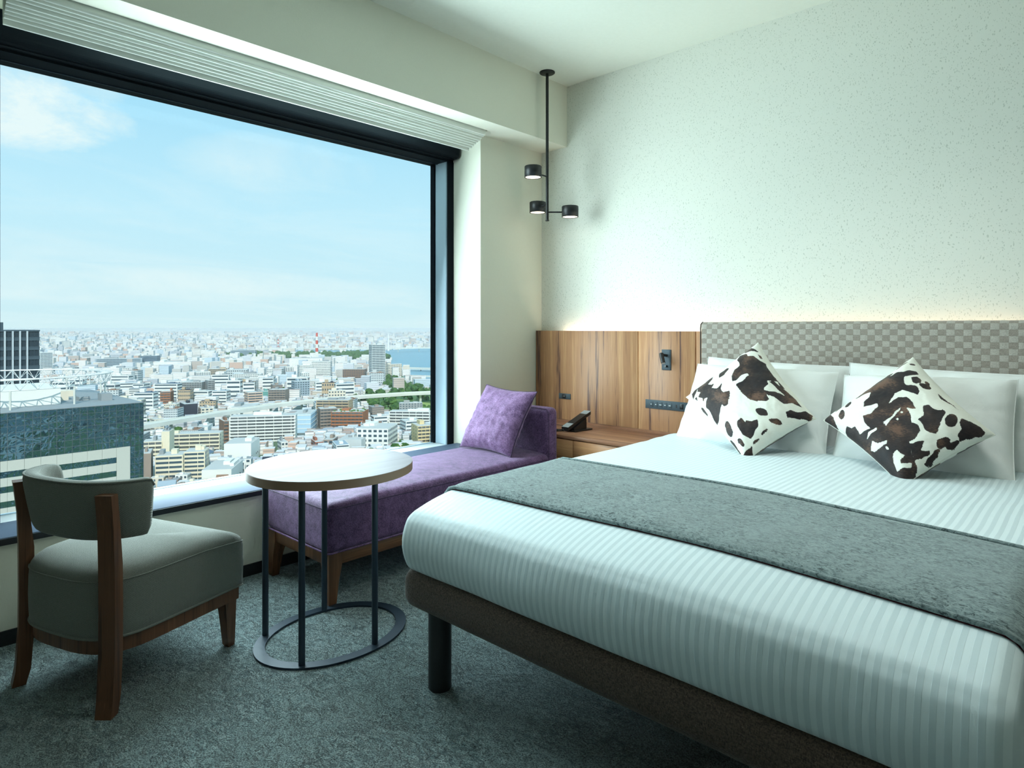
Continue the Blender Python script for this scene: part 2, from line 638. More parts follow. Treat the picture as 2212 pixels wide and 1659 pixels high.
M_sill = mat('sill_laminate', lin(84, 96, 116), 0.5, spec=0.05)[0]
M_silldark = mat('sill_edge', lin(34, 38, 44), 0.4)[0]
M_base = mat('baseboard_vinyl', lin(26, 32, 36), 0.45)[0]
M_blind = mat('blind_cloth', lin(232, 238, 230), 0.8, spec=0.2)[0]
M_chair = mk_weave('chair_tweed', lin(32, 36, 36), lin(150, 153, 145), chevron=True, sheen=0.2)
M_basefab = mk_weave('bed_base_fabric', lin(58, 48, 42), lin(98, 84, 74), 420.0, speck=lin(170, 160, 150))
M_sheet = mk_stripe_sheet()
M_pillow = mk_pillow_cotton()
M_runner = mk_runner()
M_redfelt = mat('runner_lining', lin(92, 18, 36), 0.9)[0]
M_purple = mk_purple('purple_chenille', lin(58, 37, 66), lin(128, 96, 136))
M_purplec = mk_purple('purple_velvet', lin(76, 51, 86), lin(146, 112, 154))
M_piping = mat('dark_piping', lin(58, 36, 66), 0.7)[0]
M_cow = mk_cow()
M_glass = mk_glass()
M_tabletop = mk_wood('tabletop_laminate', lin(124, 119, 126), lin(134, 129, 136), lin(144, 139, 146), 'Y', 1.0, 0.5, spec=0.12)
M_room = mat('taupe_wall_finish', lin(160, 152, 140), 0.8, spec=0.2)[0]
M_ledge = mat('white_ledge', lin(236, 238, 240), 0.5, spec=0.2)[0]
M_tableedge = mat('tabletop_edge', lin(150, 122, 100), 0.45)[0]
M_hb_dark = mk_weave('headboard_weave_dark', lin(150, 141, 131), lin(170, 161, 151), 500.0)
M_hb_light = mk_weave('headboard_weave_light', lin(176, 170, 161), lin(196, 190, 181), 500.0)
M_hb_edge = mat('headboard_edge_piping', lin(44, 40, 40), 0.6)[0]
M_plate = mat('charcoal_plate', lin(84, 96, 104), 0.55, spec=0.2)[0]
M_platedark = mat('black_plastic', lin(26, 27, 30), 0.4)[0]
M_greyplastic = mat('grey_plastic', lin(150, 154, 156), 0.4)[0]
M_white = mat('white_print', lin(225, 230, 230), 0.6)[0]
M_lampglow = mat('lamp_diffuser', lin(255, 240, 214), 0.5, emit=(1.0, 0.87, 0.68, 1), estr=2.2)[0]
M_spotlens = mat('spot_lens', lin(206, 208, 208), 0.3)[0]

# ================================================================== THE ROOM
ST = 'structure'
YW, XW, ZC = 3.417, -2.925, 2.776          # headboard wall, window-side wall, ceiling
XR, YB = 1.75, -2.3                        # the sides behind the camera
build('floor', MB().box(XW - 0.3, XR + 0.2, YB - 0.2, YW + 0.2, -0.15, 0.0), M_carpet, kind=ST)
build('ceiling', MB().box(-3.6, XR + 0.2, YB - 0.2, YW + 0.2, ZC, ZC + 0.2), M_ceil, kind=ST)
build('wall_headboard', MB().box(XW - 0.6, XR + 0.2, YW, YW + 0.2, 0.0, ZC), M_speck, kind=ST)
build('wall_right', MB().box(XR, XR + 0.2, YB, YW, 0.0, ZC), M_room, kind=ST)
build('wall_back', MB().box(XW - 0.6, XR, YB - 0.2, YB, 0.0, ZC), M_room, kind=ST)
build('wall_window', MB().box(-3.36, XW, YB, 2.823, 0.0, 0.372), M_linen, kind=ST)
build('wall_pier', MB().box(-3.352, XW, 2.823, YW, 0.0, ZC), M_linen, kind=ST)
build('wall_window_end', MB().box(-3.36, XW, YB, 0.415, 0.372, ZC), M_linen, kind=ST)
build('wall_header', MB().box(-3.36, -3.20, 0.415, 2.823, 2.40, ZC), M_linen, kind=ST)
# soffit along the window with the slot the blind drops from
so = MB()
so.box(-2.83, -2.70, YB, YW, 2.368, ZC)
so.box(XW, -2.83, 2.795, YW, 2.368, ZC)
so.box(-3.20, -2.83, YB, 2.795, 2.60, ZC)
so.box(XW, -2.83, YB, 0.418, 2.368, ZC)
build('trim_1', so, M_linen, kind=ST, label='boxed-out soffit above the window with a blind slot')
bb = MB()
bb.box(XW, XW + 0.008, YB, YW, 0.0, 0.053)
build('baseboard_window', bb, M_base, kind=ST)
build('baseboard_headboard', MB().box(XW + 0.01, XR, YW - 0.008, YW, 0.0, 0.053), M_base, kind=ST)

# ------------------------------------------------------------------ window
win = thing('window_1', 'wide fixed window with black frame and pale sill overlooking the city', None, (-3.18, 1.6, 0.372), kind=ST)
sl = MB()
sl.bevel_box(-3.148, -2.912, 0.415, 2.823, 0.376, 0.392, 0.003)
sill = build('sill', sl, M_sill, win)
build('sill_edge', MB().box(-2.914, -2.906, 0.415, 2.823, 0.366, 0.389), M_silldark, sill)
build('outer_ledge', MB().box(-3.36, -3.152, 0.415, 2.823, 0.355, 0.378), M_ledge, win)
hd = MB()
hd.box(-3.36, -3.185, 0.415, 2.823, 2.236, 2.40)
build('frame_head', hd, M_blackframe, win)
build('head_bead', MB().box(-3.29, -3.285, 0.46, 2.774, 2.232, 2.236), M_steelblue, win)
build('frame_post', MB().box(-3.191, -3.180, 2.774, 2.823, 0.380, 2.236), M_blackframe, win)
build('frame_bead', MB().box(-3.1945, -3.192, 2.7735, 2.80, 0.380, 2.236), M_alu, win)
build('frame_gap', MB().box(-3.2005, -3.195, 2.778, 2.80, 0.380, 2.236), M_black, win)
build('side_reveal', MB().box(-3.306, -3.201, 2.774, 2.823, 0.380, 2.236), M_alu, win)
build('side_gasket', MB().box(-3.311, -3.3065, 2.772, 2.823, 0.380, 2.236), M_steelblue, win)
build('mullion', MB().box(-3.350, -3.3115, 2.766, 2.823, 0.376, 2.236), M_blackframe, win)
build('frame_post', MB().box(-3.35, -3.18, 0.415, 0.459, 0.380, 2.236), M_blackframe, win)
build('bottom_bead', MB().box(-3.338, -3.322, 0.46, 2.766, 0.376, 0.381), M_alu, win)
build('pane', MB().box(-3.335, -3.327, 0.46, 2.768, 0.372, 2.238), M_glass, win)

# ------------------------------------------------------------------ black roller-blind cassette
ca = thing('roller_blind_cassette', 'long black rounded roller-blind box under the pleated white blind', 'blind', (-3.14, 0.7, 2.245))
pr = []
x0, x1, z0, z1, r = -3.184, -3.098, 2.246, 2.345, 0.03
pr = [(x0, z1), (x0, z0)]
for k in range(7):
    t = -PI / 2 + k * (PI / 2) / 6
    pr.append((x1 - r + r * math.cos(t), z0 + r + r * math.sin(t)))
pr.append((x1, z1))
build('housing', MB().sweep_y(pr, 0.43, 2.800, smooth=False), M_blackframe, ca)
build('end_cap', MB().sweep_y([(a, b) for a, b in pr], 2.8005, 2.812), M_black, ca)
build('hem_bar', MB().box(-3.150, -3.138, 0.44, 2.79, 2.241, 2.246), M_blackframe, ca)

# ------------------------------------------------------------------ white roman blind, gathered up
rb = thing('roman_blind', 'white pleated roman blind drawn up in folds above the window', 'blind', (-2.88, 0.7, 2.26))
def cloth_y(prof, y0, y1, th=0.002, n=44, seed=0, wav=0.004):
    """a cloth strip: (x, z) profile swept along y with a little sag"""
    m = MB()
    rows = []
    for j in range(n + 1):
        y = y0 + (y1 - y0) * j / n
        row = []
        for i, (x, z) in enumerate(prof):
            w = mnoise.noise((y * 1.7 + seed * 3.1, z * 2.0, seed))
            w2 = mnoise.noise((y * 0.7 + seed * 1.3, 5.0, seed))
            row.append((x + w * wav * 0.6, y, z + w2 * wav))
        rows.append(row)
    k = len(prof)
    v = [p for row in rows for p in row]
    f = [(j * k + i, j * k + i + 1, (j + 1) * k + i + 1, (j + 1) * k + i) for j in range(n) for i in range(k - 1)]
    m.add(v, f, 0, True)
    return m
fp = [(-2.842, 2.60), (-2.842, 2.52), (-2.841, 2.45), (-2.840, 2.39), (-2.841, 2.355), (-2.844, 2.343), (-2.850, 2.339), (-2.855, 2.346), (-2.856, 2.37)]
fr_o = build('front_panel', cloth_y(fp, 0.432, 2.785, seed=1), M_blind, rb)
n_f = 7
for k in range(n_f):
    fx = -2.857 - k * 0.0115
    fz = 2.333 - k * 0.0105
    ye = 2.782 - k * 0.006
    pf = []
    for i in range(9):
        t = PI + i * PI / 8
        pf.append((fx + 0.0062 * math.cos(t) * -1.0, fz + 0.006 + 0.0085 * math.sin(t)))
    pf = [(fx + 0.007, 2.40)] + pf + [(fx - 0.007, 2.40)]
    build('fold', cloth_y(pf, 0.432, ye, seed=2 + k, wav=0.005), M_blind, rb)
hb = [(-2.936, 2.40), (-2.937, 2.30), (-2.938, 2.252), (-2.942, 2.248), (-2.946, 2.252), (-2.947, 2.30), (-2.947, 2.40)]
build('hem', cloth_y(hb, 0.432, 2.735, seed=12, wav=0.004), M_blind, rb)
build('head_rail', MB().box(-2.96, -2.85, 0.432, 2.79, 2.56, 2.598), M_blind, rb)

# ------------------------------------------------------------------ pendant lamp
px, py = -2.637, 3.135
pe = thing('pendant_lamp', 'black ceiling rod lamp with three small round lit heads in the corner', 'lamp', (px, py, ZC))
build('canopy', MB().lathe([(0.0, 0.0), (0.049, 0.0), (0.049, -0.006), (0.044, -0.010), (0.0, -0.010)], (px, py, ZC), 32), M_black, pe)
build('rod', MB().cyl((px, py, ZC - 0.008), (px, py, 1.83), 0.0095, n=16), M_black, pe)
build('rod_tip', MB().lathe([(0.0, -0.006), (0.009, -0.006), (0.013, -0.004), (0.013, 0.0), (0.0095, 0.003)], (px, py, 1.832), 16), M_black, pe)
RX, RY = 0.729, 0.6845
for (lat, dep, zb) in ((-0.094, -0.115, 2.078), (-0.056, 0.128, 1.903), (0.146, 0.0, 1.852)):
    hx = px + lat * RX - dep * RY
    hy = py + lat * RY + dep * RX
    L = math.hypot(hx - px, hy - py)
    ux, uy = (hx - px) / L, (hy - py) / L
    build('arm', MB().cyl((px + ux * 0.006, py + uy * 0.006, zb + 0.032), (hx - ux * 0.05, hy - uy * 0.05, zb + 0.032), 0.005, n=10), M_black, pe)
    head = build('lamp_head', MB().lathe([(0.0, 0.070), (0.050, 0.070), (0.053, 0.067), (0.053, 0.0), (0.0485, 0.0), (0.0485, 0.006), (0.0, 0.006)], (hx, hy, zb), 36), M_black, pe)
    build('diffuser', MB().lathe([(0.0, 0.0025), (0.0475, 0.0025), (0.0475, 0.005)], (hx, hy, zb), 32), M_lampglow, head)

# ------------------------------------------------------------------ walnut wall panelling behind bed and night cabinet
wp = thing('wall_panelling', 'low walnut veneer wall panelling beside the headboard', 'wall panel', (-1.6, 3.36, 0.0))
xs = [-2.922, -2.101, -1.724, -0.92, -0.11]
for k in range(4):
    xa, xb = xs[k] + 0.0025, xs[k + 1] - 0.0025
    build('panel', MB().bevel_box(xa, xb, 3.350, 3.372, 0.0, 1.127, 0.0012, 1), M_walnut, wp)
build('batten', MB().box(-2.90, -0.12, 3.372, YW - 0.001, 0.60, 0.64), M_walnut_h, wp)
cv = add_light('cove_light_strip', 'AREA', (-1.46, 3.394, 1.085), 4.2, (1.0, 0.85, 0.66), (PI, 0, 0), shape='RECTANGLE', size=2.5, size_y=0.03)
cv.rotation_euler = (PI, 0, 0)
build('led_strip', MB().box(-2.71, -0.21, 3.385, 3.403, 1.060, 1.068), mat('led_profile', lin(255, 236, 200), 0.5, emit=(1, 0.86, 0.66, 1), estr=1.5)[0], wp)

# ------------------------------------------------------------------ upholstered headboard with woven check cover
hbd = thing('headboard', 'taupe headboard covered in a woven basket-check fabric', 'headboard', (-0.88, 3.31, 0.0))
HX0, HX1, HZ0, HZ1, HYF, HYB = -1.662, -0.10, 0.34, 1.178, 3.285, 3.346
build('core', MB().bevel_box(HX0, HX1, HYF + 0.0012, HYB, HZ0, HZ1 - 0.0008, 0.022, 4), M_hb_dark, hbd)
cell = 0.0305
wv = MB()
nx = int((HX1 - HX0 - 0.012) / cell)
def hb_surface(s):
    """distance down from the crown of the headboard -> (y, z): over the top roll, then down the face"""
    rr = 0.026
    arc = rr * PI / 2
    if s < arc:
        t = s / rr
        return (HYF + rr - rr * math.sin(t), HZ1 - rr + rr * math.cos(t), t)
    return (HYF, HZ1 - rr - (s - arc), PI / 2)
for j in range(17):
    s0, s1 = j * cell * 0.86, (j + 1) * cell * 0.86
    for i in range(nx + 1):
        xa = HX0 + 0.006 + i * cell
        xb = min(xa + cell, HX1 - 0.006)
        over = (i + j) % 2
        g = 0.0002
        lift = 0.0014 if over else 0.0010
        v = []
        n_s = 4
        for q in range(n_s + 1):
            fq = q / n_s
            y, z, t = hb_surface(s0 + g + (s1 - s0 - 2 * g) * fq)
            for p in range(5):
                fpp = p / 4
                bul = math.sin(PI * (fpp if over else 0.5)) if not over else 1.0
                e = min(fq, 1 - fq, 1.0) * 4
                e2 = min(fpp, 1 - fpp) * 4
                h = lift * min(1.0, (e if not over else e2) + 0.45) if True else lift
                v.append((xa + g + (xb - xa - 2 * g) * fpp, y - h * math.sin(t), z + h * math.cos(t)))
        f = [(q * 5 + p, q * 5 + p + 1, (q + 1) * 5 + p + 1, (q + 1) * 5 + p) for q in range(n_s) for p in range(4)]
        wv.add(v, f, over, True)
wvo = build('woven_cover', wv, [M_hb_dark, M_hb_light], hbd)
edge = []
for k in range(30):
    s = k / 29 * 0.75
    y, z, t = hb_surface(s)
    edge.append((HX0 + 0.001, y - 0.001, z))
build('piping', MB().tube(edge, 0.0035, 8), M_hb_edge, hbd)
build('piping', MB().tube([(HX1 - 0.001, b, c) for a, b, c in edge], 0.0035, 8), M_hb_edge, hbd)

# ------------------------------------------------------------------ built-in night cabinet
ns = thing('night_cabinet', 'built-in walnut night cabinet with drawers between chaise and bed', 'cabinet', (-2.36, 3.13, 0.0))
NX0, NX1, NYF, NYB = -2.922, -1.795, 2.918, 3.348
build('body', MB().box(NX0, NX1 - 0.012, NYF + 0.022, NYB - 0.002, 0.05, 0.502), M_walnut_h, ns)
build('plinth', MB().box(NX0, NX1 - 0.03, NYF + 0.05, NYB - 0.004, 0.0, 0.05), M_base, ns)
tp = build('top', MB().bevel_box(NX0, NX1, NYF, NYB, 0.504, 0.524, 0.002, 1), M_topwood, ns)
build('back_lip', MB().box(NX0, NX1 - 0.03, NYB - 0.016, NYB - 0.001, 0.524, 0.538), M_topwood, tp)
for xa, xb in ((NX0, -2.2665), (-2.2625, NX1 - 0.012)):
    for za, zb in ((0.397, 0.499), (0.286, 0.393), (0.055, 0.282)):
        build('drawer', MB().bevel_box(xa, xb, NYF + 0.003, NYF + 0.021, za, zb, 0.001, 1), M_walnut_h, ns)

# ------------------------------------------------------------------ fittings on the panelling
rl = thing('reading_lamp', 'small black swivelling reading spot on a dark wall plate', 'lamp', (-1.908, 3.350, 0.96))
build('plate', MB().bevel_box(-1.938, -1.878, 3.3455, 3.3500, 0.900, 1.020, 0.001, 1), M_plate, rl)
build('recess', MB().box(-1.931, -1.885, 3.3448, 3.3455, 0.906, 1.014), M_plate, rl)
build('joint', MB().cyl((-1.905, 3.345, 0.985), (-1.915, 3.312, 0.990), 0.008, n=12), M_platedark, rl)
bdy = build('spot_body', MB().cyl((-1.918, 3.306, 0.998), (-1.896, 3.290, 0.944), 0.0125, n=18), M_platedark, rl)
build('lens', MB().cyl((-1.8962, 3.2902, 0.9442), (-1.8956, 3.2894, 0.9430), 0.0098, n=18), M_spotlens, bdy)
build('switch_knob', MB().cyl((-1.905, 3.346, 0.922), (-1.907, 3.330, 0.924), 0.007, n=12), M_platedark, rl)

sw = thing('switch_panel', 'long grey bedside panel with five buttons and a socket', 'switch', (-1.909, 3.350, 0.694))
build('plate', MB().bevel_box(-2.047, -1.771, 3.3450, 3.3500, 0.668, 0.720, 0.001, 1), M_plate, sw)
for k in range(5):
    bx0 = -2.021 + k * 0.0308
    bt = build('button', MB().bevel_box(bx0, bx0 + 0.0272, 3.3435, 3.3452, 0.679, 0.709, 0.0008, 1), M_plate, sw)
    ww = (0.005, 0.006, 0.010, 0.007, 0.009)[k]
    build('print', MB().box(bx0 + 0.0136 - ww * 0.7, bx0 + 0.0136 + ww * 0.7, 3.3430, 3.3434, 0.692, 0.696), M_white, bt)
build('usb_port', MB().box(-1.846, -1.838, 3.3440, 3.3452, 0.686, 0.703), M_platedark, sw)
sk = build('socket', MB().bevel_box(-1.820, -1.796, 3.3438, 3.3452, 0.679, 0.709, 0.0008, 1), M_platedark, sw)
for zz in (0.687, 0.699):
    build('socket_hole', MB().box(-1.812, -1.804, 3.3432, 3.3437, zz, zz + 0.005), M_black, sk)

ou = thing('wall_outlet', 'small black socket plate on the panelling above the telephone', 'outlet', (-2.664, 3.350, 0.692))
build('plate', MB().bevel_box(-2.713, -2.615, 3.3452, 3.3500, 0.674, 0.710, 0.001, 1), M_plate, ou)
so_ = build('socket', MB().bevel_box(-2.684, -2.652, 3.3435, 3.3455, 0.679, 0.705, 0.0008, 1), M_platedark, ou)
for xx in (-2.674, -2.664):
    build('socket_hole', MB().box(xx, xx + 0.003, 3.3430, 3.3434, 0.688, 0.696), M_greyplastic, so_)

# ------------------------------------------------------------------ telephone
ph = thing('telephone', 'black desk telephone with grey ends on the night cabinet', 'telephone', (-2.388, 3.115, 0.5242), rotz=math.radians(-3))
bs = MB()
bs.prism([(-0.055, -0.075), (0.055, -0.075), (0.055, 0.085), (-0.055, 0.085)], 0.0, 0.008)
build('base', bs, M_platedark, ph, local=True)
def slab(x0, x1, y0, y1, zA0, zA1, zB0, zB1):
    """a slab whose underside and top slope from (y0) to (y1)"""
    m = MB()
    v = [(x0, y0, zA0), (x1, y0, zA0), (x1, y1, zB0), (x0, y1, zB0), (x0, y0, zA1), (x1, y0, zA1), (x1, y1, zB1), (x0, y1, zB1)]
    m.add(v, [(0, 3, 2, 1), (4, 5, 6, 7), (0, 1, 5, 4), (1, 2, 6, 5), (2, 3, 7, 6), (3, 0, 4, 7)])
    return m
build('cradle', slab(-0.034, 0.034, -0.06, 0.055, 0.008, 0.020, 0.008, 0.072), M_platedark, ph, local=True)
hs = build('handset', slab(-0.026, 0.026, -0.105, 0.105, 0.010, 0.030, 0.088, 0.108), M_platedark, ph, local=True)
build('earpiece', slab(-0.0262, 0.0262, 0.066, 0.1055, 0.0935, 0.0945, 0.1082, 0.1092), M_greyplastic, hs, local=True)
build('mouthpiece', slab(-0.0262, 0.0262, -0.1055, -0.058, 0.0300, 0.0310, 0.0476, 0.0486), M_greyplastic, hs, local=True)
cp = []
for k in range(150):
    t = k / 149
    cx_ = -0.010 - 0.12 * t
    cy_ = -0.10 - 0.055 * math.sin(PI * t) + 0.04 * t
    a = t * 2 * PI * 20
    cp.append((cx_ + 0.006 * math.cos(a), cy_ + 0.002 * math.sin(a), 0.0095 + 0.006 * math.sin(a)))
build('coiled_cord', MB().tube(cp, 0.0022, 5), M_black, ph, local=True)
build('line_cord', MB().tube([(0.0, 0.085, 0.004), (-0.03, 0.13, 0.003), (-0.08, 0.14, 0.003), (-0.15, 0.08, 0.003), (-0.24, 0.05, 0.003)], 0.0018, 6), M_black, ph, local=True)


# ================================================================== soft furnishings
def soft_box(x0, x1, y0, y1, z0, z1, r, n=24, fn=None, rb=None):
    """box with well rounded edges as a dense skin; fn deforms points"""
    m = MB()
    c = Vector(((x0 + x1) / 2, (y0 + y1) / 2, (z0 + z1) / 2))
    h = Vector(((x1 - x0) / 2, (y1 - y0) / 2, (z1 - z0) / 2))
    r = min(r, h.x, h.y, h.z)
    inner = Vector((h.x - r, h.y - r, h.z - r))
    nn = []
    for q in h:
        nn.append(n if isinstance(n, int) else n)
    idx = {}
    V, F = [], []
    div = [max(4, int(n * q / max(h))) for q in h]
    def coords(k):
        # concentrate samples near the edges
        d = div[k]
        out = []
        for i in range(d + 1):
            out.append(-h[k] + 2 * h[k] * i / d)
        ex = [-h[k] + r * e for e in (0.15, 0.35, 0.6, 1.0)] + [h[k] - r * e for e in (0.15, 0.35, 0.6, 1.0)]
        out = sorted(set([round(q, 5) for q in out + ex]))
        res = [out[0]]
        for q in out[1:]:
            if q - res[-1] > 1e-4:
                res.append(q)
        return res
    cs = [coords(k) for k in range(3)]
    def vert(p):
        key = (round(p[0], 5), round(p[1], 5), round(p[2], 5))
        if key in idx:
            return idx[key]
        q = Vector([max(-inner[k], min(inner[k], p[k])) for k in range(3)])
        d = Vector(p) - q
        if d.length > 1e-9:
            d = d.normalized() * r
        w = c + q + d
        if fn:
            w = Vector(fn(w))
        idx[key] = len(V)
        V.append(w)
        return idx[key]
    for k in range(3):
        a, b = (k + 1) % 3, (k + 2) % 3
        for sgn in (-1, 1):
            for i in range(len(cs[a]) - 1):
                for j in range(len(cs[b]) - 1):
                    q = []
                    for (ii, jj) in ((i, j), (i + 1, j), (i + 1, j + 1), (i, j + 1)):
                        p = [0, 0, 0]
                        p[k] = sgn * h[k]
                        p[a] = cs[a][ii]
                        p[b] = cs[b][jj]
                        q.append(vert(p))
                    F.append(tuple(q if sgn > 0 else q[::-1]))
    m.add(V, F, 0, True)
    return m


def pillow(c00, c10, c11, c01, thick, n=28, pinch=0.06, wr=0.006, seed=0, spots=None, sharp=0.5, lump=0.0):
    """cushion spanned by four corners (bottom-left, bottom-right, top-right, top-left)"""
    P = [Vector(q) for q in (c00, c10, c11, c01)]
    nrm = ((P[1] - P[0]) + (P[2] - P[3])).cross((P[3] - P[0]) + (P[2] - P[1])).normalized()
    m = MB()
    uvs = []
    for side in (1, -1):
        nn = n if side == 1 else max(24, n // 6)
        V, F = [], []
        for j in range(nn + 1):
            for i in range(nn + 1):
                u, v = i / nn, j / nn
                a, b = 2 * u - 1, 2 * v - 1
                uu = 0.5 + 0.5 * a * (1 - pinch * (1 - b * b) * a * a)
                vv = 0.5 + 0.5 * b * (1 - pinch * (1 - a * a) * b * b)
                base = (P[0] * (1 - uu) + P[1] * uu) * (1 - vv) + (P[3] * (1 - uu) + P[2] * uu) * vv
                prof = max(0.0, (1 - a ** 4) * (1 - b ** 4)) ** sharp * (0.78 + 0.22 * (1 - a * a) * (1 - b * b))
                w = mnoise.fractal((u * 3.2 + seed, v * 3.2, seed * 1.7), 1.0, 2.0, 4)
                edge = (abs(a) ** 6 + abs(b) ** 6)
                rad = math.sin(math.atan2(b, a) * 22 + seed) * min(1.0, edge) * 0.4
                V.append(base + nrm * side * (thick / 2 * prof + (w + rad) * wr * prof ** 0.6 * 1.2))
                if side == 1:
                    uvs.append((u, v))
        for j in range(nn):
            for i in range(nn):
                q = (j * (nn + 1) + i, j * (nn + 1) + i + 1, (j + 1) * (nn + 1) + i + 1, (j + 1) * (nn + 1) + i)
                F.append(q if side == 1 else q[::-1])
        m.add(V, F, 0, True)
    m.uvs = uvs
    m.nfront = (n + 1) * (n + 1)
    return m


def rim_points(c00, c10, c11, c01, pinch=0.06, n=20):
    P = [Vector(q) for q in (c00, c10, c11, c01)]
    out = []
    seq = [(-1 + 2 * k / n, -1) for k in range(n)] + [(1, -1 + 2 * k / n) for k in range(n)] + [(1 - 2 * k / n, 1) for k in range(n)] + [(-1, 1 - 2 * k / n) for k in range(n)]
    for a, b in seq:
        uu = 0.5 + 0.5 * a * (1 - pinch * (1 - b * b) * a * a)
        vv = 0.5 + 0.5 * b * (1 - pinch * (1 - a * a) * b * b)
        out.append((P[0] * (1 - uu) + P[1] * uu) * (1 - vv) + (P[3] * (1 - uu) + P[2] * uu) * vv)
    return out


# ------------------------------------------------------------------ bed base and legs
BX0, BX1, BY0, BY1 = -1.705, -0.105, 1.278, 3.282
bed = thing('platform_bed', 'brown fabric bed base on round black legs', 'bed', ((BX0 + BX1) / 2, (BY0 + BY1) / 2, 0.0))
build('base', soft_box(BX0, BX1, BY0, BY1, 0.238, 0.368, 0.045, 30), M_basefab, bed)
for lx, ly in ((-1.571, 1.336), (-0.24, 1.336), (-1.571, 3.10), (-0.24, 3.10)):
    lg = build('leg', MB().cyl((lx, ly, 0.004), (lx, ly, 0.245), 0.037, n=32), M_black, bed)
    build('glide', MB().cyl((lx, ly, 0.0), (lx, ly, 0.005), 0.034, n=24), M_platedark, lg)

# ------------------------------------------------------------------ mattress made up in striped bedding
def bed_fn(p):
    x, y, z = p
    u = (x - BX0) / (BX1 - BX0)
    v = (y - BY0) / (BY1 - BY0)
    top = max(0.0, min(1.0, (z - 0.36) / 0.24))
    z2 = z + top * (0.020 * math.sin(PI * min(1, max(0, u))) ** 0.7 - 0.006)
    z2 += top * 0.006 * mnoise.noise((x * 2.2, y * 2.2, 0.3))
    drop = max(0.0, (1.62 - y) / 0.34)
    z2 -= top * 0.062 * drop ** 2.3
    side = 0.010 * math.sin(PI * top)
    nx = x + (side if u > 0.5 else -side) * (1 if abs(u - 0.5) > 0.45 else 0)
    ny = y - (0.022 * math.sin(PI * min(1.0, top * 1.05)) * min(1.0, max(0.0, (0.12 - v) / 0.08)) if v < 0.12 else 0.0)
    # shallow creases near the pillows
    if v > 0.70:
        z2 += top * 0.007 * mnoise.noise((x * 3.0, y * 9.0, 2.0))
    ny += 0.004 * mnoise.noise((x * 4.0, z * 6.0, 1.0)) if v < 0.1 else 0.0
    return (nx, ny, z2)
mt = thing('mattress', 'thick mattress made up in white satin-striped bedding', 'mattress', ((BX0 + BX1) / 2, (BY0 + BY1) / 2, 0.366))
build('striped_cover', soft_box(BX0 + 0.012, BX1 - 0.012, BY0 + 0.012, BY1, 0.352, 0.600, 0.036, 76, bed_fn), M_sheet, mt)
# ------------------------------------------------------------------ bed runner
def bed_top(x, y):
    u = (x - BX0) / (BX1 - BX0)
    return bed_fn((x, y, 0.600))[2]
def bed_skin(s):
    """cross-section of the bed across x: arc length s from the window-side top edge -> (x, z, nx, nz)"""
    r = 0.036
    xl, xr = BX0 + 0.012, BX1 - 0.012
    zt = 0.600
    w = (xr - r) - (xl + r)
    arc = r * PI / 2
    if s < -arc:
        return (xl, zt - r + (s + arc), -1, 0)
    if s < 0:
        t = -s / r
        return (xl + r - r * math.sin(t), zt - r + r * math.cos(t), -math.sin(t), math.cos(t))
    if s <= w:
        return (xl + r + s, zt, 0, 1)
    if s <= w + arc:
        t = (s - w) / r
        return (xr - r + r * math.sin(t), zt - r + r * math.cos(t), math.sin(t), math.cos(t))
    return (xr, zt - r - (s - w - arc), 1, 0)
def runner_mesh(y0f, y1f, lift, s0, s1, ns=110, ny=26, inset=0.0):
    m = MB()
    V = []
    for i in range(ns + 1):
        s = s0 + (s1 - s0) * i / ns
        x, z, nx_, nz_ = bed_skin(s)
        ya, yb = y0f(i / ns) + inset, y1f(i / ns) - inset
        for j in range(ny + 1):
            v = j / ny
            y = ya + (yb - ya) * v
            q = bed_fn((x, y, z))
            e = min(1.0, min(v, 1 - v) * ny / 1.6)
            h = lift * (0.35 + 0.65 * math.sqrt(max(0.0, e)))
            h += 0.0025 * mnoise.noise((x * 7, y * 7, 4.0)) * e
            V.append((q[0] + nx_ * h, y + 0.0, q[2] + nz_ * h))
    F = [(i * (ny + 1) + j, (i + 1) * (ny + 1) + j, (i + 1) * (ny + 1) + j + 1, i * (ny + 1) + j + 1) for i in range(ns) for j in range(ny)]
    m.add(V, F, 0, True)
    return m
def r0(u):
    return 1.470 + 0.012 * math.sin(u * 3.0) - 0.01 * u
def r1(u):
    return 2.085 - 0.075 * u
rn = thing('bed_runner', 'grey chenille bed runner with dark red lining across the bed', 'bed runner', (-0.9, 1.75, 0.60))
c_ = build('cover', runner_mesh(r0, r1, 0.013, -0.34, 1.85), M_runner, rn)
c_.modifiers.new('thickness', 'SOLIDIFY').thickness = 0.006
l_ = build('lining', runner_mesh(r0, r1, 0.0055, -0.33, 1.84, inset=-0.004), M_redfelt, rn)
hp0, hp1 = [], []
for i in range(111):
    s = -0.34 + 2.19 * i / 110
    x, z, nx_, nz_ = bed_skin(s)
    q = bed_fn((x, r0(i / 110), z))
    hp0.append((q[0] + nx_ * 0.0085, r0(i / 110), q[2] + nz_ * 0.0085))
    q = bed_fn((x, r1(i / 110), z))
    hp1.append((q[0] + nx_ * 0.0085, r1(i / 110), q[2] + nz_ * 0.0085))
build('hem', MB().tube(hp0, 0.0062, 8), M_runner, rn)
build('hem', MB().tube(hp1, 0.0062, 8), M_runner, rn)

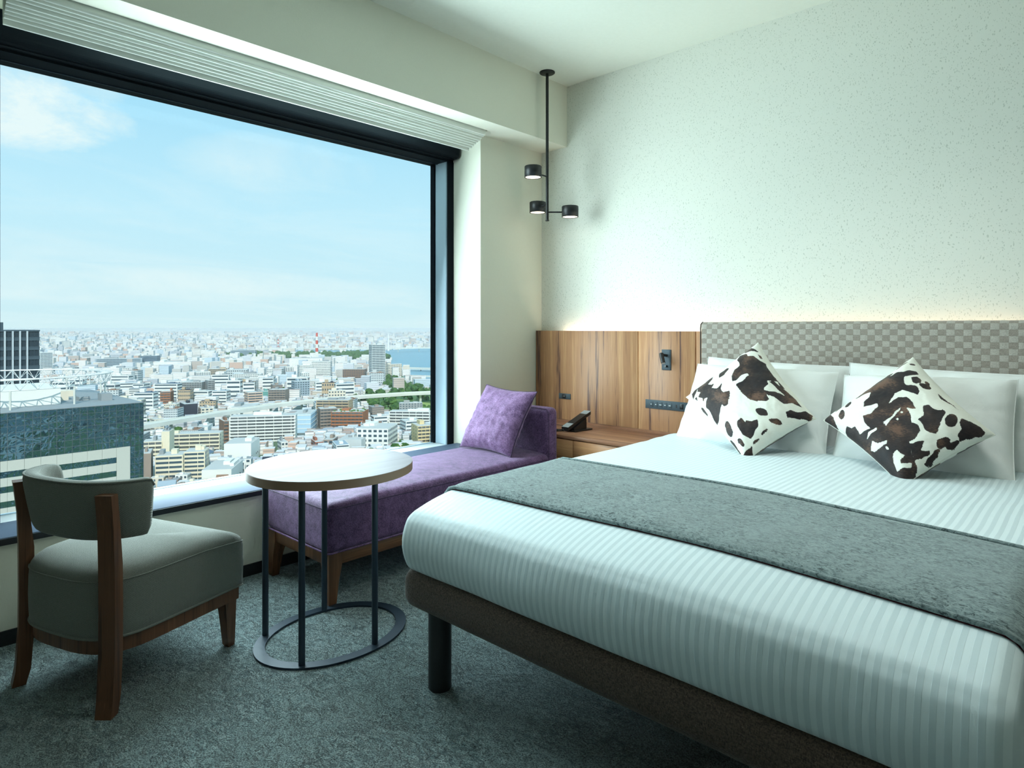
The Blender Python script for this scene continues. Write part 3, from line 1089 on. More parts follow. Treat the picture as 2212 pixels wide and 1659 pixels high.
# ------------------------------------------------------------------ pillows
def one(name, mb, m, label, cat, base, group=None):
    return build(name, mb, m, None, label, cat, group, base=base)
pb = [
    ('large white pillow upright against the headboard at the window side', ((-1.60, 3.10, 0.56), (-0.90, 3.10, 0.56), (-0.89, 3.235, 0.968), (-1.59, 3.235, 0.990)), 0.17, 1),
    ('large white pillow upright behind the darker cowhide cushion', ((-0.88, 3.09, 0.56), (-0.16, 3.09, 0.56), (-0.17, 3.235, 0.960), (-0.895, 3.235, 0.985)), 0.17, 2),
    ('white pillow leaning in front, behind the lighter cowhide cushion', ((-1.625, 2.93, 0.575), (-0.885, 2.86, 0.575), (-0.905, 3.115, 0.945), (-1.590, 3.115, 0.958)), 0.20, 3),
    ('white pillow leaning in front, behind the darker cowhide cushion', ((-0.865, 2.86, 0.575), (-0.255, 2.87, 0.575), (-0.268, 3.11, 0.950), (-0.880, 3.11, 0.935)), 0.20, 4),
]
for lab, cs_, th, sd in pb:
    base = tuple(sum(q[k] for q in cs_[:2]) / 2 for k in range(3))
    pil = thing('pillow', lab, 'pillow', base, group='white bed pillows')
    build('case', pillow(*cs_, th, 36, 0.035, 0.011, sd), M_pillow, pil)
    build('seam', MB().tube(rim_points(*cs_, pinch=0.035), 0.0022, 6, closed=True), M_pillow, pil)
COW_A = [[(0.903,0.97),(0.922,0.922),(0.952,0.86),(0.934,0.857),(0.882,0.913),(0.822,0.935),(0.8,0.964),(0.871,0.972)],[(0.925,0.824),(0.95,0.784),(0.94,0.741),(0.921,0.76)],[(0.751,0.944),(0.825,0.91),(0.818,0.858),(0.875,0.816),(0.906,0.726),(0.938,0.681),(0.921,0.614),(0.926,0.431),(0.863,0.45),(0.82,0.468),(0.798,0.425),(0.726,0.404),(0.71,0.369),(0.692,0.287),(0.655,0.283),(0.56,0.335),(0.51,0.4),(0.496,0.482),(0.497,0.555),(0.5,0.601),(0.599,0.6),(0.69,0.617),(0.683,0.651),(0.606,0.666),(0.53,0.639),(0.495,0.666),(0.531,0.735),(0.602,0.777),(0.678,0.79),(0.698,0.845),(0.693,0.896)],[(0.709,0.381),(0.811,0.325),(0.876,0.249),(0.846,0.37),(0.829,0.45),(0.883,0.448),(0.917,0.346),(0.956,0.221),(0.959,0.108),(0.894,0.17),(0.794,0.187),(0.776,0.221),(0.754,0.281),(0.708,0.323)],[(0.93,0.451),(0.937,0.328),(0.905,0.36)],[(0.999,0.028),(0.956,0.076),(0.871,0.082),(0.817,0.115),(0.753,0.12),(0.73,0.076),(0.776,0.048),(0.866,0.017),(0.94,-0.004)],[(0.576,0.177),(0.554,0.168),(0.525,0.175),(0.498,0.194),(0.479,0.221),(0.474,0.249),(0.483,0.27),(0.505,0.278),(0.533,0.272),(0.56,0.252),(0.579,0.225),(0.585,0.197)],[(0.64,0.056),(0.625,0.049),(0.599,0.053),(0.57,0.067),(0.546,0.087),(0.533,0.107),(0.535,0.123),(0.551,0.129),(0.576,0.125),(0.605,0.111),(0.629,0.091),(0.642,0.071)],[(0.231,0.288),(0.297,0.285),(0.297,0.228),(0.33,0.242),(0.368,0.204),(0.432,0.185),(0.397,0.134),(0.297,0.102),(0.214,0.082),(0.182,0.156),(0.192,0.239)],[(0.132,0.286),(0.109,0.251),(0.08,0.229),(0.053,0.226),(0.037,0.243),(0.035,0.276),(0.047,0.315),(0.071,0.351),(0.1,0.373),(0.126,0.375),(0.142,0.358),(0.145,0.325)],[(0.105,0.081),(0.09,0.082),(0.078,0.094),(0.072,0.114),(0.073,0.136),(0.081,0.155),(0.094,0.165),(0.108,0.163),(0.12,0.151),(0.127,0.131),(0.126,0.109),(0.118,0.091)],[(-0.098,0.214),(0.009,0.249),(0.028,0.174),(0.012,0.078),(-0.062,0.064),(-0.112,0.128)],[(0.003,0.045),(0.095,0.047),(0.187,0.049),(0.132,0.008),(0.04,-0.034),(-0.014,0.01)],[(-0.017,0.328),(-0.032,0.316),(-0.049,0.313),(-0.065,0.318),(-0.074,0.331),(-0.074,0.349),(-0.065,0.366),(-0.05,0.378),(-0.033,0.382),(-0.018,0.376),(-0.009,0.363),(-0.009,0.346)],[(-0.019,0.475),(-0.026,0.453),(-0.035,0.437),(-0.043,0.432),(-0.049,0.438),(-0.05,0.455),(-0.047,0.477),(-0.04,0.499),(-0.031,0.515),(-0.023,0.52),(-0.017,0.514),(-0.016,0.497)],[(0.031,0.682),(0.027,0.653),(0.019,0.631),(0.009,0.622),(0.0,0.629),(-0.005,0.65),(-0.006,0.679),(-0.001,0.708),(0.007,0.73),(0.016,0.739),(0.025,0.732),(0.03,0.711)],[(0.181,0.958),(0.282,0.961),(0.39,0.945),(0.343,0.884),(0.274,0.866),(0.297,0.81),(0.335,0.81),(0.266,0.771),(0.315,0.719),(0.401,0.738),(0.343,0.684),(0.34,0.624),(0.402,0.589),(0.369,0.54),(0.281,0.493),(0.238,0.494),(0.233,0.53),(0.173,0.511),(0.108,0.471),(0.048,0.452),(0.014,0.465),(0.032,0.544),(0.064,0.598),(0.062,0.666),(0.107,0.708),(0.165,0.726),(0.125,0.746),(0.08,0.731),(0.105,0.776),(0.09,0.828),(0.153,0.852),(0.12,0.894)],[(0.445,0.888),(0.546,0.904),(0.569,0.862),(0.519,0.841),(0.476,0.814),(0.412,0.816)],[(0.061,0.945),(0.124,0.969),(0.184,0.955),(0.126,0.915),(0.025,0.871)],[(0.038,0.859),(0.076,0.852),(0.042,0.802),(0.039,0.832)],[(0.313,0.052),(0.305,0.047),(0.283,0.042),(0.253,0.038),(0.224,0.038),(0.203,0.04),(0.195,0.044),(0.204,0.049),(0.226,0.054),(0.256,0.058),(0.285,0.058),(0.306,0.056)],[(0.464,0.071),(0.456,0.066),(0.434,0.062),(0.405,0.058),(0.375,0.058),(0.354,0.059),(0.347,0.063),(0.355,0.068),(0.377,0.072),(0.407,0.075),(0.436,0.076),(0.457,0.075)]]
COW_A_HOLES = []
COW_B = [[(0.937,0.958),(0.883,0.944),(0.823,0.934),(0.792,0.954),(0.873,0.964)],[(0.957,0.871),(0.949,0.87),(0.939,0.876),(0.93,0.887),(0.925,0.9),(0.924,0.911),(0.928,0.919),(0.936,0.92),(0.946,0.914),(0.955,0.903),(0.961,0.89),(0.961,0.878)],[(0.699,0.941),(0.75,0.911),(0.683,0.894),(0.77,0.882),(0.818,0.83),(0.871,0.823),(0.908,0.781),(0.906,0.73),(0.849,0.751),(0.772,0.772),(0.729,0.698),(0.731,0.66),(0.787,0.627),(0.774,0.553),(0.73,0.527),(0.7,0.587),(0.665,0.652),(0.589,0.664),(0.545,0.637),(0.477,0.606),(0.59,0.613),(0.645,0.569),(0.644,0.496),(0.613,0.422),(0.591,0.439),(0.566,0.484),(0.54,0.404),(0.491,0.329),(0.516,0.284),(0.485,0.233),(0.402,0.207),(0.343,0.213),(0.281,0.131),(0.229,0.026),(0.173,0.002),(0.096,-0.047),(0.021,-0.03),(-0.088,0.07),(-0.074,0.199),(-0.089,0.282),(-0.062,0.426),(-0.045,0.537),(-0.035,0.638),(0.011,0.707),(0.062,0.715),(0.075,0.663),(0.108,0.647),(0.076,0.566),(0.139,0.539),(0.196,0.517),(0.186,0.592),(0.24,0.664),(0.296,0.629),(0.404,0.641),(0.413,0.672),(0.307,0.737),(0.341,0.785),(0.407,0.792),(0.465,0.844),(0.416,0.887),(0.336,0.907),(0.337,0.919),(0.445,0.938),(0.576,0.949)],[(0.821,0.732),(0.872,0.715),(0.879,0.662),(0.852,0.624),(0.806,0.637),(0.791,0.672)],[(0.883,0.538),(0.865,0.533),(0.844,0.539),(0.824,0.557),(0.812,0.58),(0.81,0.602),(0.818,0.618),(0.836,0.623),(0.857,0.616),(0.876,0.599),(0.889,0.576),(0.891,0.554)],[(0.892,0.571),(0.884,0.574),(0.878,0.584),(0.876,0.601),(0.878,0.619),(0.884,0.633),(0.892,0.64),(0.899,0.637),(0.905,0.626),(0.907,0.61),(0.905,0.592),(0.899,0.578)],[(0.893,0.498),(0.897,0.412),(0.917,0.315),(0.921,0.23),(0.906,0.323),(0.867,0.411)],[(0.684,0.416),(0.734,0.39),(0.73,0.345),(0.751,0.317),(0.792,0.311),(0.789,0.277),(0.731,0.235),(0.656,0.192),(0.575,0.153),(0.541,0.177),(0.522,0.217),(0.544,0.263),(0.55,0.321),(0.616,0.333)],[(0.783,0.149),(0.746,0.136),(0.716,0.138),(0.702,0.154),(0.707,0.181),(0.731,0.21),(0.766,0.234),(0.803,0.246),(0.833,0.244),(0.847,0.227),(0.842,0.201),(0.819,0.173)],[(0.869,0.184),(0.911,0.13),(0.947,0.07),(0.936,0.019),(0.864,0.009),(0.758,0.022),(0.693,0.03),(0.721,0.072),(0.796,0.104),(0.812,0.152)],[(0.637,0.067),(0.62,0.051),(0.589,0.04),(0.552,0.037),(0.518,0.043),(0.498,0.057),(0.496,0.075),(0.513,0.092),(0.544,0.103),(0.581,0.106),(0.615,0.099),(0.635,0.085)],[(0.696,0.035),(0.682,0.025),(0.653,0.017),(0.615,0.013),(0.58,0.013),(0.555,0.019),(0.549,0.028),(0.562,0.038),(0.591,0.046),(0.629,0.05),(0.665,0.049),(0.689,0.044)],[(0.33,0.198),(0.398,0.171),(0.444,0.149),(0.362,0.108),(0.424,0.074),(0.386,0.051),(0.315,0.053),(0.252,0.075)],[(0.511,0.042),(0.494,0.031),(0.452,0.018),(0.396,0.008),(0.342,0.003),(0.304,0.004),(0.292,0.012),(0.309,0.024),(0.351,0.036),(0.407,0.046),(0.461,0.051),(0.499,0.05)],[(0.261,0.888),(0.24,0.875),(0.22,0.872),(0.207,0.88),(0.204,0.896),(0.212,0.916),(0.229,0.934),(0.25,0.946),(0.269,0.949),(0.282,0.942),(0.285,0.926),(0.277,0.906)],[(0.148,0.833),(0.127,0.811),(0.105,0.798),(0.088,0.799),(0.081,0.813),(0.086,0.836),(0.1,0.863),(0.122,0.886),(0.144,0.898),(0.16,0.897),(0.168,0.883),(0.163,0.86)],[(0.007,0.986),(0.084,0.981),(0.059,0.91),(-0.015,0.772),(-0.018,0.858),(-0.022,0.931)],[(0.199,0.956),(0.192,0.949),(0.176,0.942),(0.155,0.939),(0.134,0.939),(0.12,0.942),(0.115,0.948),(0.122,0.955),(0.138,0.961),(0.16,0.965),(0.18,0.965),(0.195,0.962)]]
COW_B_HOLES = [[(0.311,0.486),(0.382,0.48),(0.479,0.503),(0.539,0.517),(0.489,0.482),(0.398,0.466),(0.301,0.442)],[(0.064,0.475),(0.147,0.505),(0.232,0.493),(0.221,0.469),(0.145,0.48)],[(0.023,0.394),(0.11,0.429),(0.128,0.373),(0.207,0.335),(0.181,0.316),(0.112,0.333),(0.037,0.355)],[(0.088,0.162),(0.153,0.218),(0.201,0.22),(0.211,0.145),(0.157,0.135),(0.136,0.111),(0.222,0.071),(0.183,0.047),(0.122,0.082),(0.057,0.092)],[(0.16,0.28),(0.148,0.272),(0.137,0.275),(0.132,0.285),(0.138,0.298),(0.15,0.305),(0.161,0.303),(0.165,0.293)],[(0.506,0.456),(0.498,0.451),(0.49,0.453),(0.487,0.46),(0.491,0.468),(0.499,0.472),(0.506,0.471),(0.51,0.464)],[(0.433,0.425),(0.425,0.421),(0.416,0.423),(0.412,0.431),(0.416,0.439),(0.424,0.444),(0.432,0.441),(0.436,0.434)]]

# ------------------------------------------------------------------ cowhide-print cushions
def in_poly(px_, py_, poly):
    inside = np.zeros(px_.shape, bool)
    n = len(poly)
    j = n - 1
    for i in range(n):
        xi, yi = poly[i]
        xj, yj = poly[j]
        if yi != yj:
            c = ((yi > py_) != (yj > py_)) & (px_ < (xj - xi) * (py_ - yi) / (yj - yi) + xi)
            inside ^= c
        j = i
    return inside


def paint_spots(o, mb, dark, holes, seed):
    """dark hair patches of the printed hide, stored as a colour value per point of the cloth"""
    uv = np.array(mb.uvs)
    rng = np.random.default_rng(seed)
    acc = np.zeros(len(uv))
    K = 7
    for k in range(K):
        wob = np.array([[mnoise.noise((u * 16, v * 16, seed)), mnoise.noise((u * 16 + 9, v * 16, seed))] for u, v in uv]) * 0.010 if k == 0 else wob
        jit = rng.normal(0, 0.0040, uv.shape)
        q = uv + wob + jit
        m = np.zeros(len(uv), bool)
        for p in dark:
            m |= in_poly(q[:, 0], q[:, 1], p)
        for p in holes:
            m &= ~in_poly(q[:, 0], q[:, 1], p)
        acc += m
    acc /= K
    me = o.data
    at = me.attributes.new('spots', 'FLOAT', 'POINT')
    full = np.zeros(len(me.vertices), np.float32)
    full[:len(acc)] = acc
    # the back of the cushion carries loose patches
    co = np.array([v.co[:] for v in me.vertices])
    for i in range(len(acc), len(full)):
        full[i] = 1.0 if mnoise.noise(tuple(co[i] * 7.0)) > 0.12 else 0.0
    at.data.foreach_set('value', full)


for lab, cs_, dk, ho, sd in (
    ('cream cowhide-print cushion with separate dark patches, nearer the window', ((-1.130, 2.640, 0.583), (-0.917, 2.845, 0.764), (-1.253, 3.065, 1.076), (-1.560, 2.930, 0.801)), COW_A, COW_A_HOLES, 3),
    ('mostly dark-brown cowhide-print cushion farther from the window', ((-0.548, 2.610, 0.582), (-0.305, 2.800, 0.772), (-0.599, 3.020, 1.028), (-0.893, 2.860, 0.759)), COW_B, COW_B_HOLES, 8)):
    base = cs_[0]
    cu = thing('cushion', lab, 'cushion', base, group='cowhide cushions')
    pm = pillow(*cs_, 0.165, 210, 0.070, 0.006, sd, sharp=0.55)
    o = build('cover', pm, M_cow, cu)
    paint_spots(o, pm, dk, ho, sd)
    pt = build('zip_seam', MB().tube(rim_points(*cs_, pinch=0.070), 0.0016, 5, closed=True), M_cow, cu)

# ------------------------------------------------------------------ purple chaise
ch = thing('chaise_longue', 'low purple chaise longue with wooden legs under the window', 'sofa', (-2.60, 2.14, 0.0))
CX0, CX1, CY0, CY1 = -2.878, -2.335, 1.392, 2.885
def seat_fn(p):
    x, y, z = p
    u = (x - CX0) / (CX1 - CX0)
    v = (y - CY0) / (CY1 - CY0)
    t = max(0.0, (z - 0.30) / 0.13)
    z += t * 0.018 * math.sin(PI * max(0, min(1, u))) ** 0.6 * min(1.0, max(0.0, v * 8))
    z += t * 0.003 * mnoise.noise((x * 6, y * 6, 1))
    return (x, y, z)
build('seat', soft_box(CX0, CX1, CY0, 2.80, 0.218, 0.425, 0.028, 40, seat_fn), M_purple, ch)
sp = []
yy = CY0 - 0.0005
seam = [(CX0 + 0.003, yy + 0.004, 0.402), (CX0 + 0.03, yy - 0.001, 0.402), (CX1 - 0.03, yy - 0.001, 0.402), (CX1 - 0.008, yy + 0.008, 0.402), (CX1 + 0.001, yy + 0.03, 0.402), (CX1 + 0.001, 2.78, 0.402)]
build('seam', MB().tube(seam, 0.0017, 6), M_piping, ch)
rim = [(CX0 + 0.02, CY0 + 0.002, 0.222), (CX1 - 0.012, CY0 + 0.002, 0.222), (CX1 - 0.002, CY0 + 0.012, 0.222), (CX1 - 0.002, 2.86, 0.222)]
build('piping', MB().tube(rim, 0.004, 8), M_purplec, ch)
build('backrest', soft_box(CX0 + 0.005, CX1 - 0.003, 2.785, CY1, 0.205, 0.690, 0.035, 28), M_purple, ch)
build('back_seam', MB().tube([(CX1 - 0.001, 2.792, 0.25), (CX1 - 0.001, 2.792, 0.655), (CX1 - 0.02, 2.795, 0.684), (CX0 + 0.05, 2.795, 0.690)], 0.0016, 6), M_piping, ch)
build('rail', MB().bevel_box(CX1 - 0.032, CX1 - 0.012, CY0 + 0.03, CY1 - 0.03, 0.165, 0.216, 0.002, 1), M_railwood, ch)
build('rail', MB().bevel_box(CX0 + 0.012, CX0 + 0.032, CY0 + 0.03, CY1 - 0.03, 0.165, 0.216, 0.002, 1), M_railwood, ch)
build('rail', MB().bevel_box(CX0 + 0.03, CX1 - 0.03, CY0 + 0.012, CY0 + 0.032, 0.165, 0.216, 0.002, 1), M_legwood, ch)
build('rail', MB().bevel_box(CX0 + 0.03, CX1 - 0.03, CY1 - 0.032, CY1 - 0.012, 0.165, 0.216, 0.002, 1), M_legwood, ch)
def taper_leg(x, y, sx, sy, w_top, w_bot, z1, th=None):
    """square leg whose inner faces taper; (x, y) is the outer corner, sx/sy point inwards"""
    m = MB()
    lv = []
    for z, w, in_ in ((0.0, w_bot * 0.9, 0.003), (0.012, w_bot, 0.0), (0.10, w_bot + (w_top - w_bot) * 0.45, 0.0), (0.165, w_top, 0.0), (z1, w_top, 0.0)):
        xa, ya = x + sx * in_, y + sy * in_
        lv.append([(xa, ya, z), (xa + sx * w, ya, z), (xa + sx * w, ya + sy * w, z), (xa, ya + sy * w, z)])
    V = [p for q in lv for p in q]
    F = []
    for i in range(len(lv) - 1):
        for k in range(4):
            j = (k + 1) % 4
            F.append((i * 4 + k, i * 4 + j, (i + 1) * 4 + j, (i + 1) * 4 + k))
    F += [(3, 2, 1, 0), tuple((len(lv) - 1) * 4 + k for k in range(4))]
    m.add(V, F)
    bm = bmesh.new()
    me = m.mesh('t')
    bm.from_mesh(me)
    bmesh.ops.recalc_face_normals(bm, faces=bm.faces)
    m2 = MB()
    m2.from_bm(bm)
    bpy.data.meshes.remove(me)
    return m2
for x, y, sx, sy in ((CX1 - 0.008, CY0 + 0.008, -1, 1), (CX0 + 0.008, CY0 + 0.008, 1, 1), (CX1 - 0.008, CY1 - 0.008, -1, -1), (CX0 + 0.008, CY1 - 0.008, 1, -1)):
    build('leg', taper_leg(x, y, sx, sy, 0.062, 0.036, 0.217), M_legwood, ch)

# purple cushion on the chaise
cs_ = ((-2.830, 2.560, 0.443), (-2.415, 2.560, 0.437), (-2.358, 2.715, 0.788), (-2.780, 2.735, 0.803))
pc = thing('cushion', 'purple velvet cushion with dark piping leaning on the chaise', 'cushion', (-2.62, 2.56, 0.44))
build('cover', pillow(*cs_, 0.150, 60, 0.085, 0.011, 21, sharp=0.6), M_purplec, pc)
build('piping', MB().tube(rim_points(*cs_, pinch=0.085, n=30), 0.0034, 8, closed=True), M_piping, pc)

# ------------------------------------------------------------------ oval side table
TX, TY = -2.158, 1.303
tb = thing('side_table', 'oval side table with pale top and black ring base', 'table', (TX, TY, 0.0))
def oval(cx_, cy_, a, b, n=72):
    return [(cx_ + a * math.cos(2 * PI * k / n), cy_ + b * math.sin(2 * PI * k / n)) for k in range(n)]
top = MB()
top.prism(oval(TX, TY, 0.293, 0.306), 0.606, 0.6355, smooth=True)
tp_ = build('edge_band', top, M_tableedge, tb)
build('tabletop', MB().prism(oval(TX, TY, 0.2915, 0.3045), 0.6345, 0.6365), M_tabletop, tb)
rg = MB()
oc, ic = oval(-2.141, 1.298, 0.230, 0.290), oval(-2.141, 1.298, 0.192, 0.250)
n = len(oc)
v = [(p[0], p[1], 0.0005) for p in oc] + [(p[0], p[1], 0.0005) for p in ic] + [(p[0], p[1], 0.008) for p in oc] + [(p[0], p[1], 0.008) for p in ic]
f = []
for k in range(n):
    j = (k + 1) % n
    f += [(2 * n + k, 2 * n + j, 3 * n + j, 3 * n + k), (k, j, 2 * n + j, 2 * n + k), (n + j, n + k, 3 * n + k, 3 * n + j), (j, k, n + k, n + j)]
rg.add(v, f)
build('ring_base', rg, M_steelblue, tb)
for x, y in ((-2.300, 1.110), (-2.006, 1.096), (-2.330, 1.372), (-1.948, 1.350)):
    build('post', MB().cyl((x, y, 0.006), (x, y, 0.607), 0.0112, n=20), M_steelblue, tb)

# ------------------------------------------------------------------ low barrel-back chair (local frame: +y is the front)
CH = thing('lounge_chair', 'grey tweed low-back chair with wooden frame beside the window', 'chair', (-2.452, 0.712, 0.0), rotz=math.radians(19.2))
# seat plan: round at the back, straight sides, square front
def seat_plan(inset=0.0, n=16, front=0.256):
    w = 0.234 - inset
    pts = [(w, front - inset), ]
    yb = -0.045
    pts.append((w, yb))
    for k in range(1, 2 * n):
        t = k * PI / (2 * n)
        sx, sy = math.cos(t), math.sin(t)
        e = 0.62
        pts.append((w * math.copysign(abs(sx) ** e, sx), yb - (0.212 - inset) * abs(sy) ** e))
    pts.append((-w, yb))
    pts.append((-w, front - inset))
    # refine the straight runs
    out = []
    m = len(pts)
    for k in range(m):
        a, b = pts[k], pts[(k + 1) % m]
        L = math.dist(a, b)
        q = max(1, int(L / 0.03))
        for i in range(q):
            out.append((a[0] + (b[0] - a[0]) * i / q, a[1] + (b[1] - a[1]) * i / q))
    return out
def loft(rings, cap=True, smooth=True):
    m = MB()
    n = len(rings[0])
    V = [p for r in rings for p in r]
    F = []
    for i in range(len(rings) - 1):
        for k in range(n):
            j = (k + 1) % n
            F.append((i * n + k, i * n + j, (i + 1) * n + j, (i + 1) * n + k))
    m.add(V, F, 0, smooth)
    if cap:
        m.add(rings[0], [tuple(range(n))[::-1]], 0)
        m.add(rings[-1], [tuple(range(n))], 0, smooth)
    bm = bmesh.new()
    me = m.mesh('t')
    bm.from_mesh(me)
    bmesh.ops.remove_doubles(bm, verts=bm.verts, dist=1e-5)
    bmesh.ops.recalc_face_normals(bm, faces=bm.faces)
    m2 = MB()
    m2.from_bm(bm, 0, smooth)
    bpy.data.meshes.remove(me)
    return m2
P0 = seat_plan()
cenx, ceny = 0.0, 0.0
def ring(s, z, dome=0.0):
    r = []
    for x, y in P0:
        r.append((cenx + (x - cenx) * s, ceny + (y - ceny) * s, z - 0.012 * max(0.0, (y - 0.10)) / 0.16 * (1 if z > 0.36 else 0)))
    return r
rings = [ring(0.985, 0.212), ring(1.0, 0.218), ring(1.005, 0.25), ring(1.01, 0.30), ring(1.005, 0.36), ring(0.998, 0.385), ring(0.985, 0.397), ring(0.955, 0.409), ring(0.90, 0.420), ring(0.78, 0.431), ring(0.60, 0.438), ring(0.40, 0.441), ring(0.2, 0.442), ring(0.02, 0.442)]
st_ = build('seat', loft(rings), M_chair, CH, local=True)
build('welt', MB().tube([(x * 1.002, ceny + (y - ceny) * 1.002, 0.386 - 0.012 * max(0.0, (y - 0.10)) / 0.16) for x, y in P0], 0.0022, 6, closed=True), M_chair, st_, local=True)
build('piping', MB().tube([(x * 0.998, ceny + (y - ceny) * 0.998, 0.2155) for x, y in P0], 0.0045, 8, closed=True), M_chair, st_, local=True)
fr1 = [(cenx + (x - cenx) * 0.965, ceny + (y - ceny) * 0.965) for x, y in P0]
build('seat_frame', MB().prism(fr1, 0.166, 0.213), M_legwood, CH, local=True)
# front legs: tapered and cut in at the inside
for sx in (1, -1):
    m = MB()
    V = []
    for z, w, d in ((0.0, 0.024, 0.026), (0.008, 0.028, 0.030), (0.10, 0.036, 0.040), (0.17, 0.044, 0.048), (0.214, 0.046, 0.050)):
        xo = sx * (0.224 - 0.030 * (1 - z / 0.214) * 0.35)
        yo = 0.240
        V += [(xo, yo, z), (xo - sx * w, yo, z), (xo - sx * w, yo - d, z), (xo, yo - d, z)]
    F = []
    for i in range(4):
        for k in range(4):
            j = (k + 1) % 4
            F.append((i * 4 + k, i * 4 + j, (i + 1) * 4 + j, (i + 1) * 4 + k))
    F += [(3, 2, 1, 0), (16, 17, 18, 19)]
    if sx < 0:
        F = [q[::-1] for q in F]
    m.add(V, F)
    build('leg', m, M_legwood, CH, local=True)
# rear legs run up the outside of the seat and carry the backrest
for sx in (1, -1):
    m = MB()
    V = []
    prof = ((0.0, 0.224, -0.252), (0.05, 0.220, -0.244), (0.17, 0.217, -0.236), (0.30, 0.217, -0.235), (0.44, 0.217, -0.236), (0.55, 0.218, -0.239), (0.640, 0.221, -0.248), (0.655, 0.222, -0.250))
    ang = math.radians(24)
    dx, dy = math.sin(ang) * -sx, math.cos(ang)     # inward/forward direction of the post's depth
    tx_, ty_ = math.cos(ang) * sx, math.sin(ang)
    for z, xx, yy in prof:
        w = 0.049
        d = 0.032 if z > 0.5 else 0.040
        if z == 0.0:
            w = 0.047
            d = 0.036
        cx0, cy0 = sx * xx, yy
        # outer face centre at (cx0, cy0); width along the tangent, depth inwards
        a = (cx0 - tx_ * w / 2 * 1.0, cy0 - ty_ * w / 2)
        b = (cx0 + tx_ * w / 2 * 1.0, cy0 + ty_ * w / 2)
        V += [(a[0], a[1], z), (b[0], b[1], z), (b[0] + dx * d, b[1] + dy * d, z), (a[0] + dx * d, a[1] + dy * d, z)]
    F = []
    L = len(prof)
    for i in range(L - 1):
        for k in range(4):
            j = (k + 1) % 4
            F.append((i * 4 + k, i * 4 + j, (i + 1) * 4 + j, (i + 1) * 4 + k))
    F += [(3, 2, 1, 0), tuple((L - 1) * 4 + k for k in range(4))]
    if sx < 0:
        F = [q[::-1] for q in F]
    m.add(V, F)
    build('leg', m, M_legwood, CH, local=True)
# curved backrest pad
def back_arc(t, r_off, z, lean):
    """t in -1..1 along the backrest, r_off outward"""
    a = t * math.radians(80)
    e = 0.74
    sx, sy = math.sin(a), math.cos(a)
    w, d = 0.222 + r_off + lean, 0.212 + r_off + lean
    x = w * math.copysign(abs(sx) ** e, sx)
    y = -0.030 - d * (math.copysign(abs(sy) ** e, sy))
    return (x, y, z)
m = MB()
NT_, NS_ = 48, 20
V = []
for i in range(NT_ + 1):
    t = -1 + 2 * i / NT_
    endf = min(1.0, (1 - abs(t)) * 13.0)
    endh = math.sqrt(max(0.0, 1 - (1 - endf) ** 2.6))
    for k in range(NS_):
        q = 2 * PI * k / NS_
        cc, ss = math.cos(q), math.sin(q)
        hx_ = math.copysign(abs(cc) ** 0.55, cc)
        hz_ = math.copysign(abs(ss) ** 0.42, ss)
        th = 0.025 * (0.35 + 0.65 * endh)
        hh = 0.0925 * (0.74 + 0.26 * endh)
        z = 0.592 + hz_ * hh + 0.006 * (1 - t * t)
        lean = (z - 0.50) * 0.16
        V.append(back_arc(t * 0.985, hx_ * th - 0.010, z, lean))
F = []
for i in range(NT_):
    for k in range(NS_):
        j = (k + 1) % NS_
        F.append((i * NS_ + k, i * NS_ + j, (i + 1) * NS_ + j, (i + 1) * NS_ + k))
F += [tuple(range(NS_)), tuple(NT_ * NS_ + k for k in range(NS_))[::-1]]
m.add(V, F, 0, True)
bm = bmesh.new()
me = m.mesh('t')
bm.from_mesh(me)
bmesh.ops.recalc_face_normals(bm, faces=bm.faces)
m = MB()
m.from_bm(bm, 0, True)
bk = build('backrest', m, M_chair, CH, local=True)
wl = []
for i in range(49):
    t = -1 + 2 * i / 48
    endf = min(1.0, (1 - abs(t)) * 13.0)
    endh = math.sqrt(max(0.0, 1 - (1 - endf) ** 2.6))
    z = 0.592 + 0.0925 * (0.74 + 0.26 * endh) * 0.96 + 0.006 * (1 - t * t)
    wl.append(back_arc(t * 0.985, 0.025 * (0.35 + 0.65 * endh) * 0.72 - 0.010, z, (z - 0.50) * 0.16))
build('piping', MB().tube(wl, 0.0035, 7), M_chair, bk, local=True)
